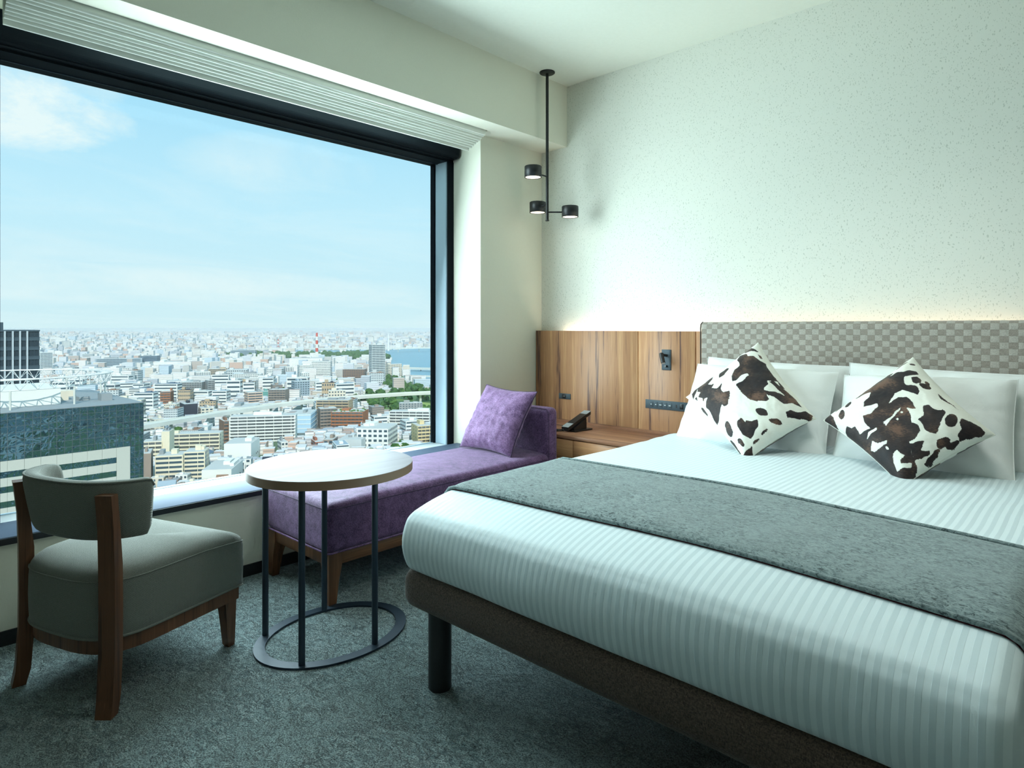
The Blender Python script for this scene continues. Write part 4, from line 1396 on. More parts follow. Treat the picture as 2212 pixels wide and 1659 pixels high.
CITY = [
    ('residential_tower', 'slender pale high-rise tower rising by the bay', -1036.0, 723.1, 25.6, 28, 77.6, 67.1, 'band', 'pale', 3.6, 3.3),
    ('apartment_block', 'beige curved-topped block right beside the pale high-rise', -1125.8, 827.8, 29.7, 22, 32.5, 73.7, 'grid', 'cream', 3.6, 3.4),
    ('apartment_block', 'terracotta terraced apartment block with planted roof', -621.9, 398.3, 34.8, 26, 18.3, 43.4, 'balcony', 'terra', 4.2, 3.1),
    ('apartment_block', 'tan apartment slab rising behind the terracotta block', -687.5, 419.0, 38.6, 20, 23.8, 42.6, 'balcony', 'tan', 3.8, 3.0),
    ('apartment_block', 'grey-brown apartment tower in front of the tan slab', -639.8, 380.4, 18.6, 18, 21.4, 69.3, 'balcony', 'taupe', 3.4, 3.0),
    ('apartment_block', 'long white apartment slab with rows of open balconies', -608.3, 292.3, 60.4, 18, 25.1, 56.3, 'balcony', 'white', 4.0, 3.0),
    ('warehouse', 'pale blue windowless warehouse with white bands', -639.1, 352.8, 19.2, 40, 19.5, 51.1, 'stripes', 'sky', 6, 4.2),
    ('apartment_block', 'white gallery-access slab nearest the right window frame', -578.4, 449.2, 46.1, 14, 17.1, 38.2, 'balcony', 'white', 3.6, 2.9),
    ('school_building', 'broad white flat-roofed building below the white gallery slab', -506.2, 354.1, 29.1, 34, 18.2, 39.0, 'grid', 'white', 4.5, 3.6),
    ('apartment_block', 'white block with yellow balcony bays at the window edge', -476.5, 383.4, 15.1, 22, 19.7, 67.2, 'balcony', 'yellow', 3.6, 3.1),
    ('hospital', 'white hospital slab with dense window rows below the red chimney', -1221.2, 675.1, 27.6, 24, 33.2, 71.1, 'grid', 'white', 2.8, 3.2),
    ('hospital', 'white twin hospital tower beside the dense-windowed slab', -1207.2, 705.2, 38.0, 26, 40.2, 51.7, 'grid', 'white', 2.8, 3.4),
    ('factory_hall', 'large blank white hall behind the hospital towers', -1579.2, 878.4, 83.3, 60, 29.3, 54.9, 'plain', 'white', 6, 5),
    ('office_block', 'brown and grey office complex left of the pale high-rise', -1129.7, 734.9, 43.3, 30, 26.2, 45.0, 'grid', 'brown', 3.6, 3.4),
    ('office_tower', 'grey-blue office tower with white grid in mid city', -923.1, 502.1, 22.4, 22, 27.8, 75.5, 'grid', 'greyblue', 3.2, 3.2),
    ('apartment_block', 'brown and beige stepped apartment block', -884.8, 447.4, 24.0, 20, 21.3, 47.2, 'balcony', 'taupe', 3.6, 3.0),
    ('office_block', 'peach box-shaped office block', -902.7, 417.9, 19.8, 24, 18.4, 77.2, 'band', 'peach', 4, 3.4),
    ('office_block', 'dark green-grey glass office block', -1141.8, 508.2, 26.7, 24, 19.8, 76.0, 'band', 'greengrey', 3.2, 3.2),
    ('apartment_block', 'long white gridded block behind the green-grey office', -1231.2, 559.4, 51.4, 18, 20.6, 55.6, 'grid', 'white', 3.2, 3.2),
    ('office_block', 'wide pale grey waterfront hall', -2231.9, 998.3, 79.2, 50, 30.6, 57.9, 'band', 'greyblue', 5, 4.5),
    ('factory_hall', 'low white hall left of the grey waterfront hall', -1938.9, 825.8, 48.1, 60, 16.5, 70.9, 'plain', 'white', 6, 5),
    ('office_tower', 'pale grey office tower beside the dark tower', -1775.9, 338.0, 23.4, 22, 53.5, 87.2, 'band', 'pale', 3.2, 3.2),
    ('office_block', 'long grey-blue office block with white end', -1996.7, 549.6, 110.9, 40, 25.3, 64.6, 'band', 'greyblue', 4, 4),
    ('office_block', 'dark grey-blue block adjoining the long office block', -1979.4, 619.9, 40.8, 36, 31.0, 56.6, 'band', 'slate', 4, 4),
    ('factory_hall', 'white windowless box beyond the grey-blue offices', -1804.6, 607.7, 57.7, 50, 21.5, 57.4, 'plain', 'white', 6, 5),
    ('office_block', 'low white block with flat roof near the roof truss', -1653.0, 409.3, 35.6, 40, 20.4, 68.1, 'grid', 'white', 4, 4),
    ('office_block', 'wide low white block beside the roof truss', -1613.9, 446.5, 54.0, 40, 21.4, 64.5, 'grid', 'white', 4, 4),
    ('factory_hall', 'white long shed in the middle distance', -1950.8, 751.1, 74.5, 60, 17.4, 62.9, 'plain', 'white', 6, 5),
    ('factory_hall', 'white shed with pale roof further right', -2016.0, 853.6, 61.0, 60, 14.2, 61.1, 'plain', 'white', 6, 5),
    ('office_block', 'white cube-shaped office with two window rows', -1163.8, 405.5, 44.4, 34, 20.2, 56.8, 'grid', 'white', 4, 4.4),
    ('apartment_block', 'grey stepped apartment slab sloping down at one side', -1057.0, 394.3, 30.1, 24, 25.3, 51.5, 'balcony', 'grey', 3.4, 3.0),
    ('apartment_block', 'grey end block of the stepped apartment slab', -1037.5, 410.3, 9.8, 20, 28.1, 80.4, 'balcony', 'grey', 3.4, 3.0),
    ('office_block', 'dark charcoal box-shaped office block', -809.6, 295.4, 14.5, 24, 20.3, 82.0, 'plain', 'charcoal', 3, 3.3),
    ('office_block', 'cream small block beside the charcoal office', -800.9, 311.6, 13.3, 20, 14.4, 78.7, 'grid', 'cream', 4, 3.3),
    ('apartment_block', 'orange-brown apartment block below the white cube office', -979.3, 328.2, 13.0, 20, 20.8, 59.5, 'balcony', 'terra', 3.4, 3.0),
    ('apartment_block', 'long cream apartment slab with tall stair tower', -595.3, 224.2, 41.2, 15, 17.5, 55.4, 'balcony', 'cream2', 4.0, 2.9),
    ('apartment_block', 'tall cream stair end of the long apartment slab', -572.5, 192.6, 6.0, 15, 25.8, 57.4, 'plain', 'cream2', 4.0, 2.9),
    ('apartment_block', 'cream apartment slab next to the glass office corner', -577.1, 183.3, 14.6, 15, 18.1, 62.4, 'balcony', 'cream2', 4.0, 2.9),
    ('apartment_block', 'cream apartment slab with long balconies in front, lowest in view', -494.5, 168.7, 17.7, 16, 20.3, 59.2, 'band', 'cream2', 4.2, 2.9),
    ('apartment_block', 'taller cream wing of the lowest apartment slab', -489.9, 184.4, 13.7, 16, 21.4, 57.4, 'band', 'cream2', 4.2, 2.9),
    ('apartment_block', 'narrow taupe block beside the glass office corner', -500.3, 154.6, 6.0, 20, 23.2, 68.8, 'plain', 'taupe', 4, 3),
    ('apartment_block', 'brown apartment block left of the white balcony slab', -629.1, 263.7, 8.0, 20, 21.3, 79.3, 'balcony', 'brown', 3.2, 3.0),
    ('factory_hall', 'white factory with round roof tanks', -534.7, 238.0, 21.1, 30, 15.9, 52.0, 'plain', 'white', 5, 4),
    ('factory_hall', 'low white hall with fenced roof plant below the factory', -468.0, 194.3, 19.4, 34, 12.2, 53.4, 'plain', 'white', 5, 4),
    ('apartment_block', 'cream block below the charcoal office', -753.3, 242.5, 9.3, 18, 12.8, 86.2, 'grid', 'cream', 3.4, 3.0),
    ('office_block', 'white hall between the cream slabs', -683.4, 259.7, 19.4, 22, 10.3, 59.2, 'plain', 'white', 4, 4),
    ('office_block', 'brown and grey striped office in mid city', -1427.6, 581.9, 35.1, 30, 21.0, 61.8, 'band', 'tan', 4, 4),
    ('office_block', 'patterned pale office next to the striped office', -1384.4, 605.6, 42.7, 30, 19.8, 60.4, 'grid', 'pale', 4, 4),
    ('office_tower', 'pair of white narrow office slabs', -1387.7, 533.4, 26.9, 24, 19.2, 79.0, 'vert', 'white', 3, 3.4),
    ('office_block', 'blue-glass roofed white office behind the balcony slab', -798.4, 359.2, 26.5, 40, 12.5, 53.8, 'plain', 'white', 5, 4),
    ('office_block', 'low white office left of the expressway curve', -734.7, 360.2, 20.0, 30, 6.5, 53.9, 'grid', 'white', 4, 3.6),
    ('apartment_block', 'white apartment tower in front of the hospital', -1141.2, 629.4, 14.8, 16, 23.1, 73.1, 'grid', 'white', 3, 3),
    ('apartment_block', 'white office tower with dark stripes mid city', -1099.9, 542.7, 14.4, 16, 22.2, 71.7, 'vert', 'white', 3, 3),
    ('office_block', 'teal-roofed grey block beside the peach office', -970.9, 466.9, 10.5, 24, 11.5, 70.3, 'plain', 'teal', 4, 4),
    ('office_block', 'white block with arched top near the hospital', -1334.4, 698.6, 18.2, 20, 24.5, 72.4, 'vert', 'white', 3.4, 3.4),
    ('office_block', 'white stepped block left of the arched one', -1333.4, 665.8, 31.2, 22, 21.0, 51.5, 'grid', 'white', 3.4, 3.4),
    ('apartment_block', 'low brown brick building above the oval table', -532.5, 306.2, 7.3, 18, 7.5, 72.1, 'grid', 'brick', 3.4, 3.2),
    ('office_block', 'grey sign-carrying building right of the brick one', -525.4, 315.9, 8.9, 18, 9.2, 45.0, 'grid', 'taupe', 3.6, 3.4),
    ('factory_hall', 'grey-roofed low warehouse below the school', -509.2, 330.3, 21.6, 30, 10.4, 41.0, 'plain', 'pale', 5, 4),
    ('apartment_block', 'small white block below the long balcony slab', -550.3, 282.0, 6.0, 16, 8.3, 74.9, 'grid', 'white', 3, 3),
    ('apartment_block', 'white apartment tower right of the hospital towers', -1194.3, 845.9, 18.0, 16, 28.8, 60.7, 'grid', 'white', 3, 3),
    ('office_block', 'dark blue tower low on the horizon', -3771.8, 787.3, 25.0, 30, 40.8, 78.2, 'plain', 'slate', 4, 4),
    ('office_block', 'white tower low on the horizon', -3685.3, 782.3, 28.6, 30, 44.5, 88.0, 'grid', 'white', 4, 4),
    ('office_block', 'white cluster tower in far left district', -2407.3, 571.7, 28.5, 26, 25.2, 66.6, 'grid', 'pale', 4, 4),
    ('apartment_block', 'grey apartment tower in far left district', -1717.5, 375.5, 23.2, 24, 21.8, 87.7, 'grid', 'grey', 3.6, 3.2),
    ('apartment_block', 'pale apartment row near the roof truss', -1753.5, 360.2, 19.9, 24, 18.9, 70.4, 'grid', 'pale', 3.6, 3.2),
]

# ================================================================== THE CITY OUTSIDE (ground 110 m below the room)
GZ = -110.0
rnd = random.Random(11)
CC = {
    'white': lin(236, 238, 232), 'pale': lin(206, 214, 214), 'cream': lin(228, 220, 200), 'cream2': lin(232, 224, 198),
    'terra': lin(178, 122, 88), 'tan': lin(196, 176, 146), 'taupe': lin(158, 146, 134), 'sky': lin(186, 218, 236),
    'yellow': lin(222, 204, 160), 'brown': lin(146, 118, 98), 'greyblue': lin(162, 180, 190), 'slate': lin(104, 126, 144),
    'peach': lin(218, 190, 166), 'greengrey': lin(112, 132, 130), 'grey': lin(164, 168, 166), 'charcoal': lin(62, 66, 76),
    'teal': lin(110, 168, 160), 'brick': lin(164, 112, 92),
}
CM = {}
for k_, col in CC.items():
    m_, nt_, p_ = mat('city_' + k_, col, 0.8, spec=0.2)
    co_ = obj_co(nt_)
    nt_.l.new(nt_.mix(nt_.math('MULTIPLY', nt_.noise(co_, 0.12, 3.0), 0.5), col, tuple(q * 0.86 for q in col[:3]) + (1,)), p_.inputs['Base Color'])
    CM[k_] = m_
M_cwin = mat('city_window', lin(72, 92, 102), 0.25, spec=0.6)[0]
M_cdark = mat('city_recess', lin(96, 104, 106), 0.7)[0]
M_croof = mat('city_roof', lin(196, 200, 196), 0.85)[0]
M_cplant = mat('city_roof_plant', lin(150, 158, 160), 0.7)[0]
M_red = mat('signal_red', lin(214, 84, 60), 0.7)[0]
M_swhite = mat('signal_white', lin(240, 240, 236), 0.7)[0]
M_conc = mat('pale_concrete', lin(212, 216, 208), 0.8)[0]
M_steelw = mat('white_steel', lin(232, 236, 234), 0.6)[0]

# ground
gm, gnt, gp = mat('city_ground', rough=0.95, spec=0.1)
gco = obj_co(gnt)
gv = gnt.node('ShaderNodeTexVoronoi', i_Scale=0.011)
gnt.put(gv.inputs['Vector'], gco)
gcol = gnt.node('ShaderNodeSeparateColor', i_0=gv.outputs['Color']).outputs[0]
gbase = gnt.ramp(gcol, [(0.0, lin(118, 126, 122)), (0.45, lin(150, 154, 148)), (0.72, lin(178, 180, 172)), (0.84, lin(96, 122, 88))], 'CONSTANT')
gbase = gnt.mix(gnt.math('MULTIPLY', gnt.noise(gco, 0.05, 4.0), 0.6), gbase, lin(116, 128, 120))
gnt.l.new(gbase, gp.inputs['Base Color'])
gd = MB()
ring_r = [60, 400, 1500, 4000, 8000, 14200]
ng = 64
gv_ = [(-0.0, 0.0, GZ)]
for r_ in ring_r:
    for k in range(ng):
        gv_.append((r_ * math.cos(2 * PI * k / ng), r_ * math.sin(2 * PI * k / ng), GZ))
gf_ = [(0, 1 + k, 1 + (k + 1) % ng) for k in range(ng)]
for i in range(len(ring_r) - 1):
    for k in range(ng):
        a, b = 1 + i * ng, 1 + (i + 1) * ng
        gf_.append((a + k, b + k, b + (k + 1) % ng, a + (k + 1) % ng))
gd.add(gv_, gf_)
build('city_ground', gd, gm, kind=ST, label='pale streets and plots of the city plain')

# bay water
wm, wnt, wp_ = mat('bay_water', lin(112, 160, 178), 0.35, spec=0.4)
bump(wnt, wp_, wnt.noise(obj_co(wnt), 0.06, 3.0), 0.2, 3.0)
WATER = [[(-912, 752), (-820, 800), (-700, 1000), (-1200, 1500), (-2000, 2400), (-2900, 3000), (-2700, 2100), (-2560, 1880), (-2900, 1530), (-2830, 1440),
          (-2380, 1270), (-2150, 1500), (-1830, 1330), (-1390, 1020), (-1280, 980), (-1130, 870), (-1010, 806)]]
PARK = [[(-880, 545), (-760, 515), (-700, 480), (-655, 482), (-610, 525), (-680, 640), (-740, 680), (-850, 700), (-1060, 800), (-1120, 802), (-1000, 700), (-830, 640), (-880, 590)],
        [(-2060, 1060), (-1960, 1080), (-1700, 1230), (-1790, 1290), (-2120, 1440), (-2260, 1230)],
        [(-2330, 900), (-2050, 1050), (-2250, 1200), (-2400, 1150)]]
FIELD = [[(-789, 545), (-745, 615), (-690, 575), (-748, 522)]]
wtb = MB()
for poly in WATER:
    wtb.add([(x, y, GZ + 0.6) for x, y in poly], [tuple(range(len(poly)))])
build('water_bay', wtb, wm, kind=ST, label='pale blue bay beyond the city')
pmat, pnt, pp = mat('park_lawn', rough=0.95)
pnt.l.new(pnt.ramp(pnt.noise(obj_co(pnt), 0.03, 3.0), [(0.35, lin(70, 108, 64)), (0.65, lin(120, 152, 88))]), pp.inputs['Base Color'])
pk = MB()
for poly in PARK + [[(180, -300), (430, -300), (520, 60), (470, 500), (250, 520), (200, 100)], [(620, -250), (800, -250), (860, 400), (660, 420)]]:
    pk.add([(x, y, GZ + 0.3) for x, y in poly], [tuple(range(len(poly)))])
build('park_ground', pk, pmat, kind=ST, label='green park lawns by the bay')
fm = mat('ball_field_turf', lin(150, 172, 96), 0.95)[0]
fd = thing('ball_field', 'light green ball field ringed by park trees', 'sports field', (-742, 566, GZ))
fb = MB()
fpoly = [(-742 + 40 * math.cos(t * PI / 12) - 14 * math.sin(t * PI / 12), 566 + 30 * math.sin(t * PI / 12) + 18 * math.cos(t * PI / 12), GZ + 0.5) for t in range(24)]
fb.add(fpoly, [tuple(range(24))])
build('turf', fb, fm, fd)
dm_ = mat('ball_field_clay', lin(150, 124, 98), 0.95)[0]
fb2 = MB()
fb2.add([(-742 + (p[0] + 742) * 0.42 - 8, 566 + (p[1] - 566) * 0.42 - 6, GZ + 0.7) for p in fpoly], [tuple(range(24))])
build('infield', fb2, dm_, fd)


def inside(poly, x, y):
    c = False
    n_ = len(poly)
    j_ = n_ - 1
    for i_ in range(n_):
        xi, yi = poly[i_]
        xj, yj = poly[j_]
        if (yi > y) != (yj > y) and x < (xj - xi) * (y - yi) / (yj - yi) + xi:
            c = not c
        j_ = i_
    return c


# ------------------------------------------------------------------ buildings one can single out
def quad_y(m, x0, x1, z0, z1, y, mi=0, flip=False):
    q = [(x0, y, z0), (x1, y, z0), (x1, y, z1), (x0, y, z1)]
    m.add(q[::-1] if flip else q, [(0, 1, 2, 3)], mi)


def facade(win, bal, w, d, h, style, bay, floor, side):
    """windows and balconies for one face; side 0 front (-y), 1 right (+x), 2 left (-x)"""
    L = w if side == 0 else d
    nb, nf = max(1, int(L / bay)), max(1, int((h - 0.8) / floor))
    bw, fh = L / nb, (h - 0.8) / nf
    def put(m, a0, a1, z0, z1, off):
        if side == 0:
            m.box(-w / 2 + a0, -w / 2 + a1, -d / 2 - off, -d / 2 + 0.05, z0, z1)
        elif side == 1:
            m.box(w / 2 - 0.05, w / 2 + off, -d / 2 + a0, -d / 2 + a1, z0, z1)
        else:
            m.box(-w / 2 - off, -w / 2 + 0.05, d / 2 - a1, d / 2 - a0, z0, z1)
    if style == 'balcony' and side != 0:
        style = 'few'
    for j in range(nf):
        z0 = 0.5 + j * fh
        if style == 'band':
            put(win, L * 0.03, L * 0.97, z0 + fh * 0.34, z0 + fh * 0.80, 0.12)
            for i in range(0, nb + 1, 2):
                a = min(max(i * bw, 0.3), L - 0.3)
                put(bal, a - 0.18, a + 0.18, z0, z0 + fh, 0.2)
        elif style == 'grid':
            for i in range(nb):
                put(win, i * bw + bw * 0.2, i * bw + bw * 0.8, z0 + fh * 0.34, z0 + fh * 0.82, 0.1)
        elif style == 'balcony':
            put(win, L * 0.02, L * 0.98, z0 + fh * 0.36, z0 + fh * 0.92, 0.15)
            put(bal, 0.0, L, z0 - 0.1, z0 + fh * 0.38, 1.1)
            for i in range(0, nb + 1, 2 if nb > 8 else 1):
                a = min(max(i * bw, 0.2), L - 0.2)
                put(bal, a - 0.16, a + 0.16, z0, z0 + fh, 1.0)
        elif style == 'stripes':
            put(bal, 0, L, z0 + fh * 0.80, z0 + fh * 0.95, 0.2)
        elif style == 'few':
            for i in range(nb):
                if i % 2 == 0:
                    put(win, i * bw + bw * 0.35, i * bw + bw * 0.62, z0 + fh * 0.35, z0 + fh * 0.78, 0.1)
    if style == 'vert':
        for i in range(nb):
            put(win, i * bw + bw * 0.3, i * bw + bw * 0.7, 1.5, h - 1.5, 0.12)
    if style == 'plain' and h > 9:
        for i in range(nb):
            if rnd.random() < 0.5:
                put(win, i * bw + bw * 0.25, i * bw + bw * 0.7, h * 0.25, h * 0.25 + 1.5, 0.1)


FOOT = []
for (nm, lab, x, y, w, d, h, hd_, style, colr, bay, floor) in CITY:
    b = thing(nm, lab, 'building', (x, y, GZ), rotz=math.radians(hd_), group='buildings that stand out in the city')
    FOOT.append((x, y, max(w, d) * 0.62))
    wl_ = MB()
    wl_.box(-w / 2, w / 2, -d / 2, d / 2, 0, h)
    walls = build('walls', wl_, CM[colr], b, local=True)
    win_, bal_ = MB(), MB()
    for sd_ in (0, 1, 2):
        facade(win_, bal_, w, d, h, style, bay, floor, sd_)
    if win_.v:
        build('windows', win_, M_cwin if style != 'balcony' else M_cdark, b, local=True, kind='stuff')
    if bal_.v:
        build('balconies' if style == 'balcony' else 'mullions' if style == 'band' else 'bands', bal_, CM[colr] if style != 'stripes' else CM['white'], b, local=True, kind='stuff')
    rf = MB()
    rf.box(-w / 2 + 0.4, w / 2 - 0.4, -d / 2 + 0.4, d / 2 - 0.4, h, h + 0.25)
    build('roof', rf, M_croof, b, local=True)
    for k in range(rnd.choice((1, 2, 2))):
        pw, pd_ = w * rnd.uniform(0.12, 0.3), d * rnd.uniform(0.25, 0.5)
        qx, qy = rnd.uniform(-w / 2 + pw / 2 + 0.5, w / 2 - pw / 2 - 0.5), rnd.uniform(-d * 0.1, d * 0.2)
        build('roof_plant', MB().box(qx - pw / 2, qx + pw / 2, qy - pd_ / 2, qy + pd_ / 2, h + 0.25, h + rnd.uniform(2.0, 3.8)), CM[colr] if rnd.random() < 0.6 else M_cplant, b, local=True)
    if colr == 'terra' and w > 25:
        gr_ = MB()
        for k in range(26):
            qx, qy, rr_ = rnd.uniform(-w / 2 + 1, w / 2 - 1), rnd.uniform(-d / 2 + 1, d / 2 - 2), rnd.uniform(0.7, 1.3)
            gr_.box(qx - rr_, qx + rr_, qy - rr_, qy + rr_, h + 0.2, h + 0.4 + rr_)
        build('roof_planting', gr_, mat('roof_shrubs', lin(96, 128, 74), 0.9)[0], b, local=True, kind='stuff')

# ------------------------------------------------------------------ glass office below the window
go = thing('glass_office', 'blue mirror-glass office with white lower panels close below the window', 'building', (-148, 26, GZ))
GX, GY0, GY1, GT = -130.0, 4.0, 39.6, -12.7
build('core', MB().box(-166, GX - 0.25, GY0, GY1, GZ, GT - 0.05), CM['slate'], go)
gmat, gnt2, gp2 = mat('mirror_glass', lin(104, 132, 144), 0.02, metal=0.85, spec=0.6)
bump(gnt2, gp2, gnt2.noise(gnt2.node('ShaderNodeNewGeometry').outputs['Position'], 0.55, 2.0, 0.5, 0.6), 0.45, 0.08)
frm = mat('curtain_wall_frame', lin(96, 108, 112), 0.5, metal=0.3)[0]
wpan = mat('white_panel', lin(196, 198, 188), 0.6)[0]
pane_me = MB().box(-0.06, 0.0, 0.03, 1.07, 0.03, 1.06).mesh('pane')
pane_me.materials.append(gmat)
off = OFF[go]
def put_pane(name, me, x, y, z, sx=1, sy=1, sz=1, tilt=0.0):
    o = bpy.data.objects.new(name, me)
    link(o, go)
    o.location = (x - off[0], y - off[1], z - off[2])
    o.scale = (sx, sy, sz)
    o.rotation_euler = (0, tilt * 0.6, tilt)
    return o
ncol, nrow = 24, 7
y_first = 37.35 - ncol * 1.105
for i in range(ncol):
    for j in range(nrow):
        put_pane('pane', pane_me, GX, y_first + i * 1.105, -20.35 + j * 1.093, tilt=rnd.uniform(-0.006, 0.006))
for i in range(3):
    for j in range(17):
        put_pane('pane', pane_me, GX, 37.40 + i * 0.72, -31.3 + j * 1.093, sy=0.64, tilt=rnd.uniform(-0.006, 0.006))
fg = MB()
for i in range(ncol + 1):
    yy_ = y_first + i * 1.105
    fg.box(GX - 0.2, GX + 0.03, yy_ - 0.035, yy_ + 0.035, -20.35, GT)
for j in range(nrow + 1):
    zz_ = -20.35 + j * 1.093
    fg.box(GX - 0.2, GX + 0.02, y_first, GY1, zz_ - 0.035, zz_ + 0.035)
for i in range(4):
    yy_ = 37.38 + i * 0.72
    fg.box(GX - 0.2, GX + 0.03, yy_ - 0.03, yy_ + 0.03, -31.3, GT)
for j in range(11):
    zz_ = -31.3 + j * 1.093
    fg.box(GX - 0.2, GX + 0.02, 37.38, GY1, zz_ - 0.03, zz_ + 0.03)
build('curtain_wall_grid', fg, frm, go)
# white panels and ribbon windows
wp1 = 2.21
for j, (za, zb) in enumerate(((-22.08, -20.38), (-24.48, -23.10), (-26.88, -25.50), (-29.28, -27.90), (-31.68, -30.30))):
    k = 0
    yb_ = 37.33
    while yb_ > 10.5:
        build('white_panel', MB().box(GX - 0.2, GX + 0.06, yb_ - wp1 + 0.03, yb_, za, zb), wpan, go)
        yb_ -= wp1
for j, (za, zb) in enumerate(((-23.10, -22.08), (-25.50, -24.48), (-27.90, -26.88), (-30.30, -29.28))):
    build('white_panel', MB().box(GX - 0.2, GX + 0.06, 35.2, 37.33, za, zb), wpan, go)
    yb_ = 35.17
    while yb_ > 10.5:
        build('ribbon_window', MB().box(GX - 0.2, GX - 0.05, yb_ - wp1 + 0.02, yb_, za + 0.02, zb - 0.02), gmat, go)
        yb_ -= wp1
build('parapet', MB().box(-166, GX - 0.1, GY0, GY1, GT, GT + 0.12), M_cplant, go)
build('penthouse', MB().box(-152, -138, 8.0, 28.5, GT, -9.6), CM['white'], go)
for k in range(6):
    a_, b_ = rnd.uniform(-160, -136), rnd.uniform(29, 37)
    build('roof_plant', MB().box(a_ - 1.2, a_ + 1.2, b_ - 0.9, b_ + 0.9, GT, GT + rnd.uniform(0.8, 2.0)), M_cplant if k % 2 else CM['cream'], go)
# lattice ring canopy over the roof
rt = build('ring_truss', MB().box(-148.2, -147.8, 25.8, 26.2, GT, -11.5), M_steelw, go)
NR = 44
def rp(k, rr, z):
    t = 2 * PI * k / NR
    return (-148.5 + rr * 0.95 * math.cos(t), 20.5 + rr * 1.08 * math.sin(t), z)
tc = MB()
for rr, z in ((17.2, -7.6), (15.4, -7.6), (16.3, -9.4)):
    for k in range(NR):
        tc.cyl(rp(k, rr, z), rp(k + 1, rr, z), 0.09, n=5, cap=False)
for k in range(NR):
    tc.cyl(rp(k, 17.2, -7.6), rp(k + 0.5, 16.3, -9.4), 0.06, n=4, cap=False)
    tc.cyl(rp(k + 0.5, 16.3, -9.4), rp(k + 1, 17.2, -7.6), 0.06, n=4, cap=False)
    tc.cyl(rp(k, 15.4, -7.6), rp(k + 0.5, 16.3, -9.4), 0.06, n=4, cap=False)
    tc.cyl(rp(k + 0.5, 16.3, -9.4), rp(k + 1, 15.4, -7.6), 0.06, n=4, cap=False)
    tc.cyl(rp(k, 17.2, -7.6), rp(k, 15.4, -7.6), 0.06, n=4, cap=False)
    tc.cyl(rp(k, 15.4, -7.6), rp(k + 1, 17.2, -7.6), 0.05, n=4, cap=False)
build('lattice', tc, M_steelw, rt)
for k in range(0, NR, 4):
    p_ = rp(k, 16.3, -9.4)
    build('truss_post', MB().cyl((p_[0], p_[1], GT), p_, 0.16, n=8), M_conc, rt)

# ------------------------------------------------------------------ dark tower at the window's far end
dt = thing('dark_tower', 'dark glass high-rise with pale vertical fins at the window edge', 'building', (-340, 45, GZ))
dkg = mat('dark_tower_glass', lin(52, 66, 76), 0.15, spec=0.6)[0]
dks = mat('dark_tower_spandrel', lin(74, 90, 100), 0.4)[0]
finm = mat('pale_fin', lin(190, 202, 208), 0.5)[0]
build('walls', MB().box(-362, -330, 18, 60.6, GZ, -0.6), dkg, dt)
sp_ = MB()
for j in range(9):
    zz_ = -36 + j * 3.95
    sp_.box(-330.02, -329.7, 18, 60.7, zz_, zz_ + 1.3)
    sp_.box(-330.02, -329.6, 18, 60.7, zz_ + 1.3, zz_ + 1.5)
build('spandrels', sp_, dks, dt, kind='stuff')
for yy_ in (46.2, 49.0, 51.6, 54.0, 56.4):
    build('fin', MB().box(-330, -329.0, yy_ - 0.28, yy_ + 0.28, GZ, -0.4), finm, dt)
for k in range(40):
    yy_ = 18.6 + k * 1.06
    sp_2 = None
mu_ = MB()
for k in range(40):
    yy_ = 18.6 + k * 1.06
    mu_.box(-330.02, -329.75, yy_ - 0.05, yy_ + 0.05, -40, -0.6)
build('mullions', mu_, dks, dt, kind='stuff')
build('crown_box', MB().box(-345, -334, 38, 49.2, -0.6, 3.2), dks, dt)
build('parapet', MB().box(-362, -329.6, 18, 60.8, -0.6, 0.05), dks, dt)

# ------------------------------------------------------------------ chimney, masts, bridges
chm = thing('chimney', 'tall red and white striped chimney on the skyline', 'chimney', (-2023, 1162, GZ))
hh_ = 92.0
for k in range(7):
    z0_, z1_ = GZ + hh_ * k / 7, GZ + hh_ * (k + 1) / 7
    build('band', MB().cyl((-2023, 1162, z0_), (-2023, 1162, z1_), 5.6 - 0.35 * k, 5.6 - 0.35 * (k + 1), n=20, cap=(k == 6)), M_red if k % 2 == 0 else M_swhite, chm)
lt = thing('lattice_mast', 'faint red and white lattice mast left of the chimney', 'mast', (-2927, 1477, GZ))
lm_ = [MB(), MB()]
for k in range(8):
    z0_, z1_ = GZ + 62 * k / 8, GZ + 62 * (k + 1) / 8
    r0_, r1_ = 6.0 - 0.6 * k, 6.0 - 0.6 * (k + 1)
    for a in range(4):
        t0 = PI / 4 + a * PI / 2
        p0_ = (-2927 + r0_ * math.cos(t0), 1477 + r0_ * math.sin(t0), z0_)
        p1_ = (-2927 + r1_ * math.cos(t0), 1477 + r1_ * math.sin(t0), z1_)
        t1 = t0 + PI / 2
        p2_ = (-2927 + r1_ * math.cos(t1), 1477 + r1_ * math.sin(t1), z1_)
        lm_[k % 2].cyl(p0_, p1_, 0.55, n=5, cap=False)
        lm_[k % 2].cyl(p0_, p2_, 0.35, n=4, cap=False)
build('red_sections', lm_[0], M_red, lt)
build('white_sections', lm_[1], M_swhite, lt)
py_ = thing('bridge_pylon', 'slim white bridge pylon beyond the pale high-rise', 'bridge tower', (-2492, 1803, GZ))
build('shaft', MB().cyl((-2492, 1803, GZ), (-2492, 1803, GZ + 84), 5.0, 2.6, n=10), M_swhite, py_)
build('crosshead', MB().box(-2496, -2488, 1797, 1809, GZ + 60, GZ + 64), M_swhite, py_)


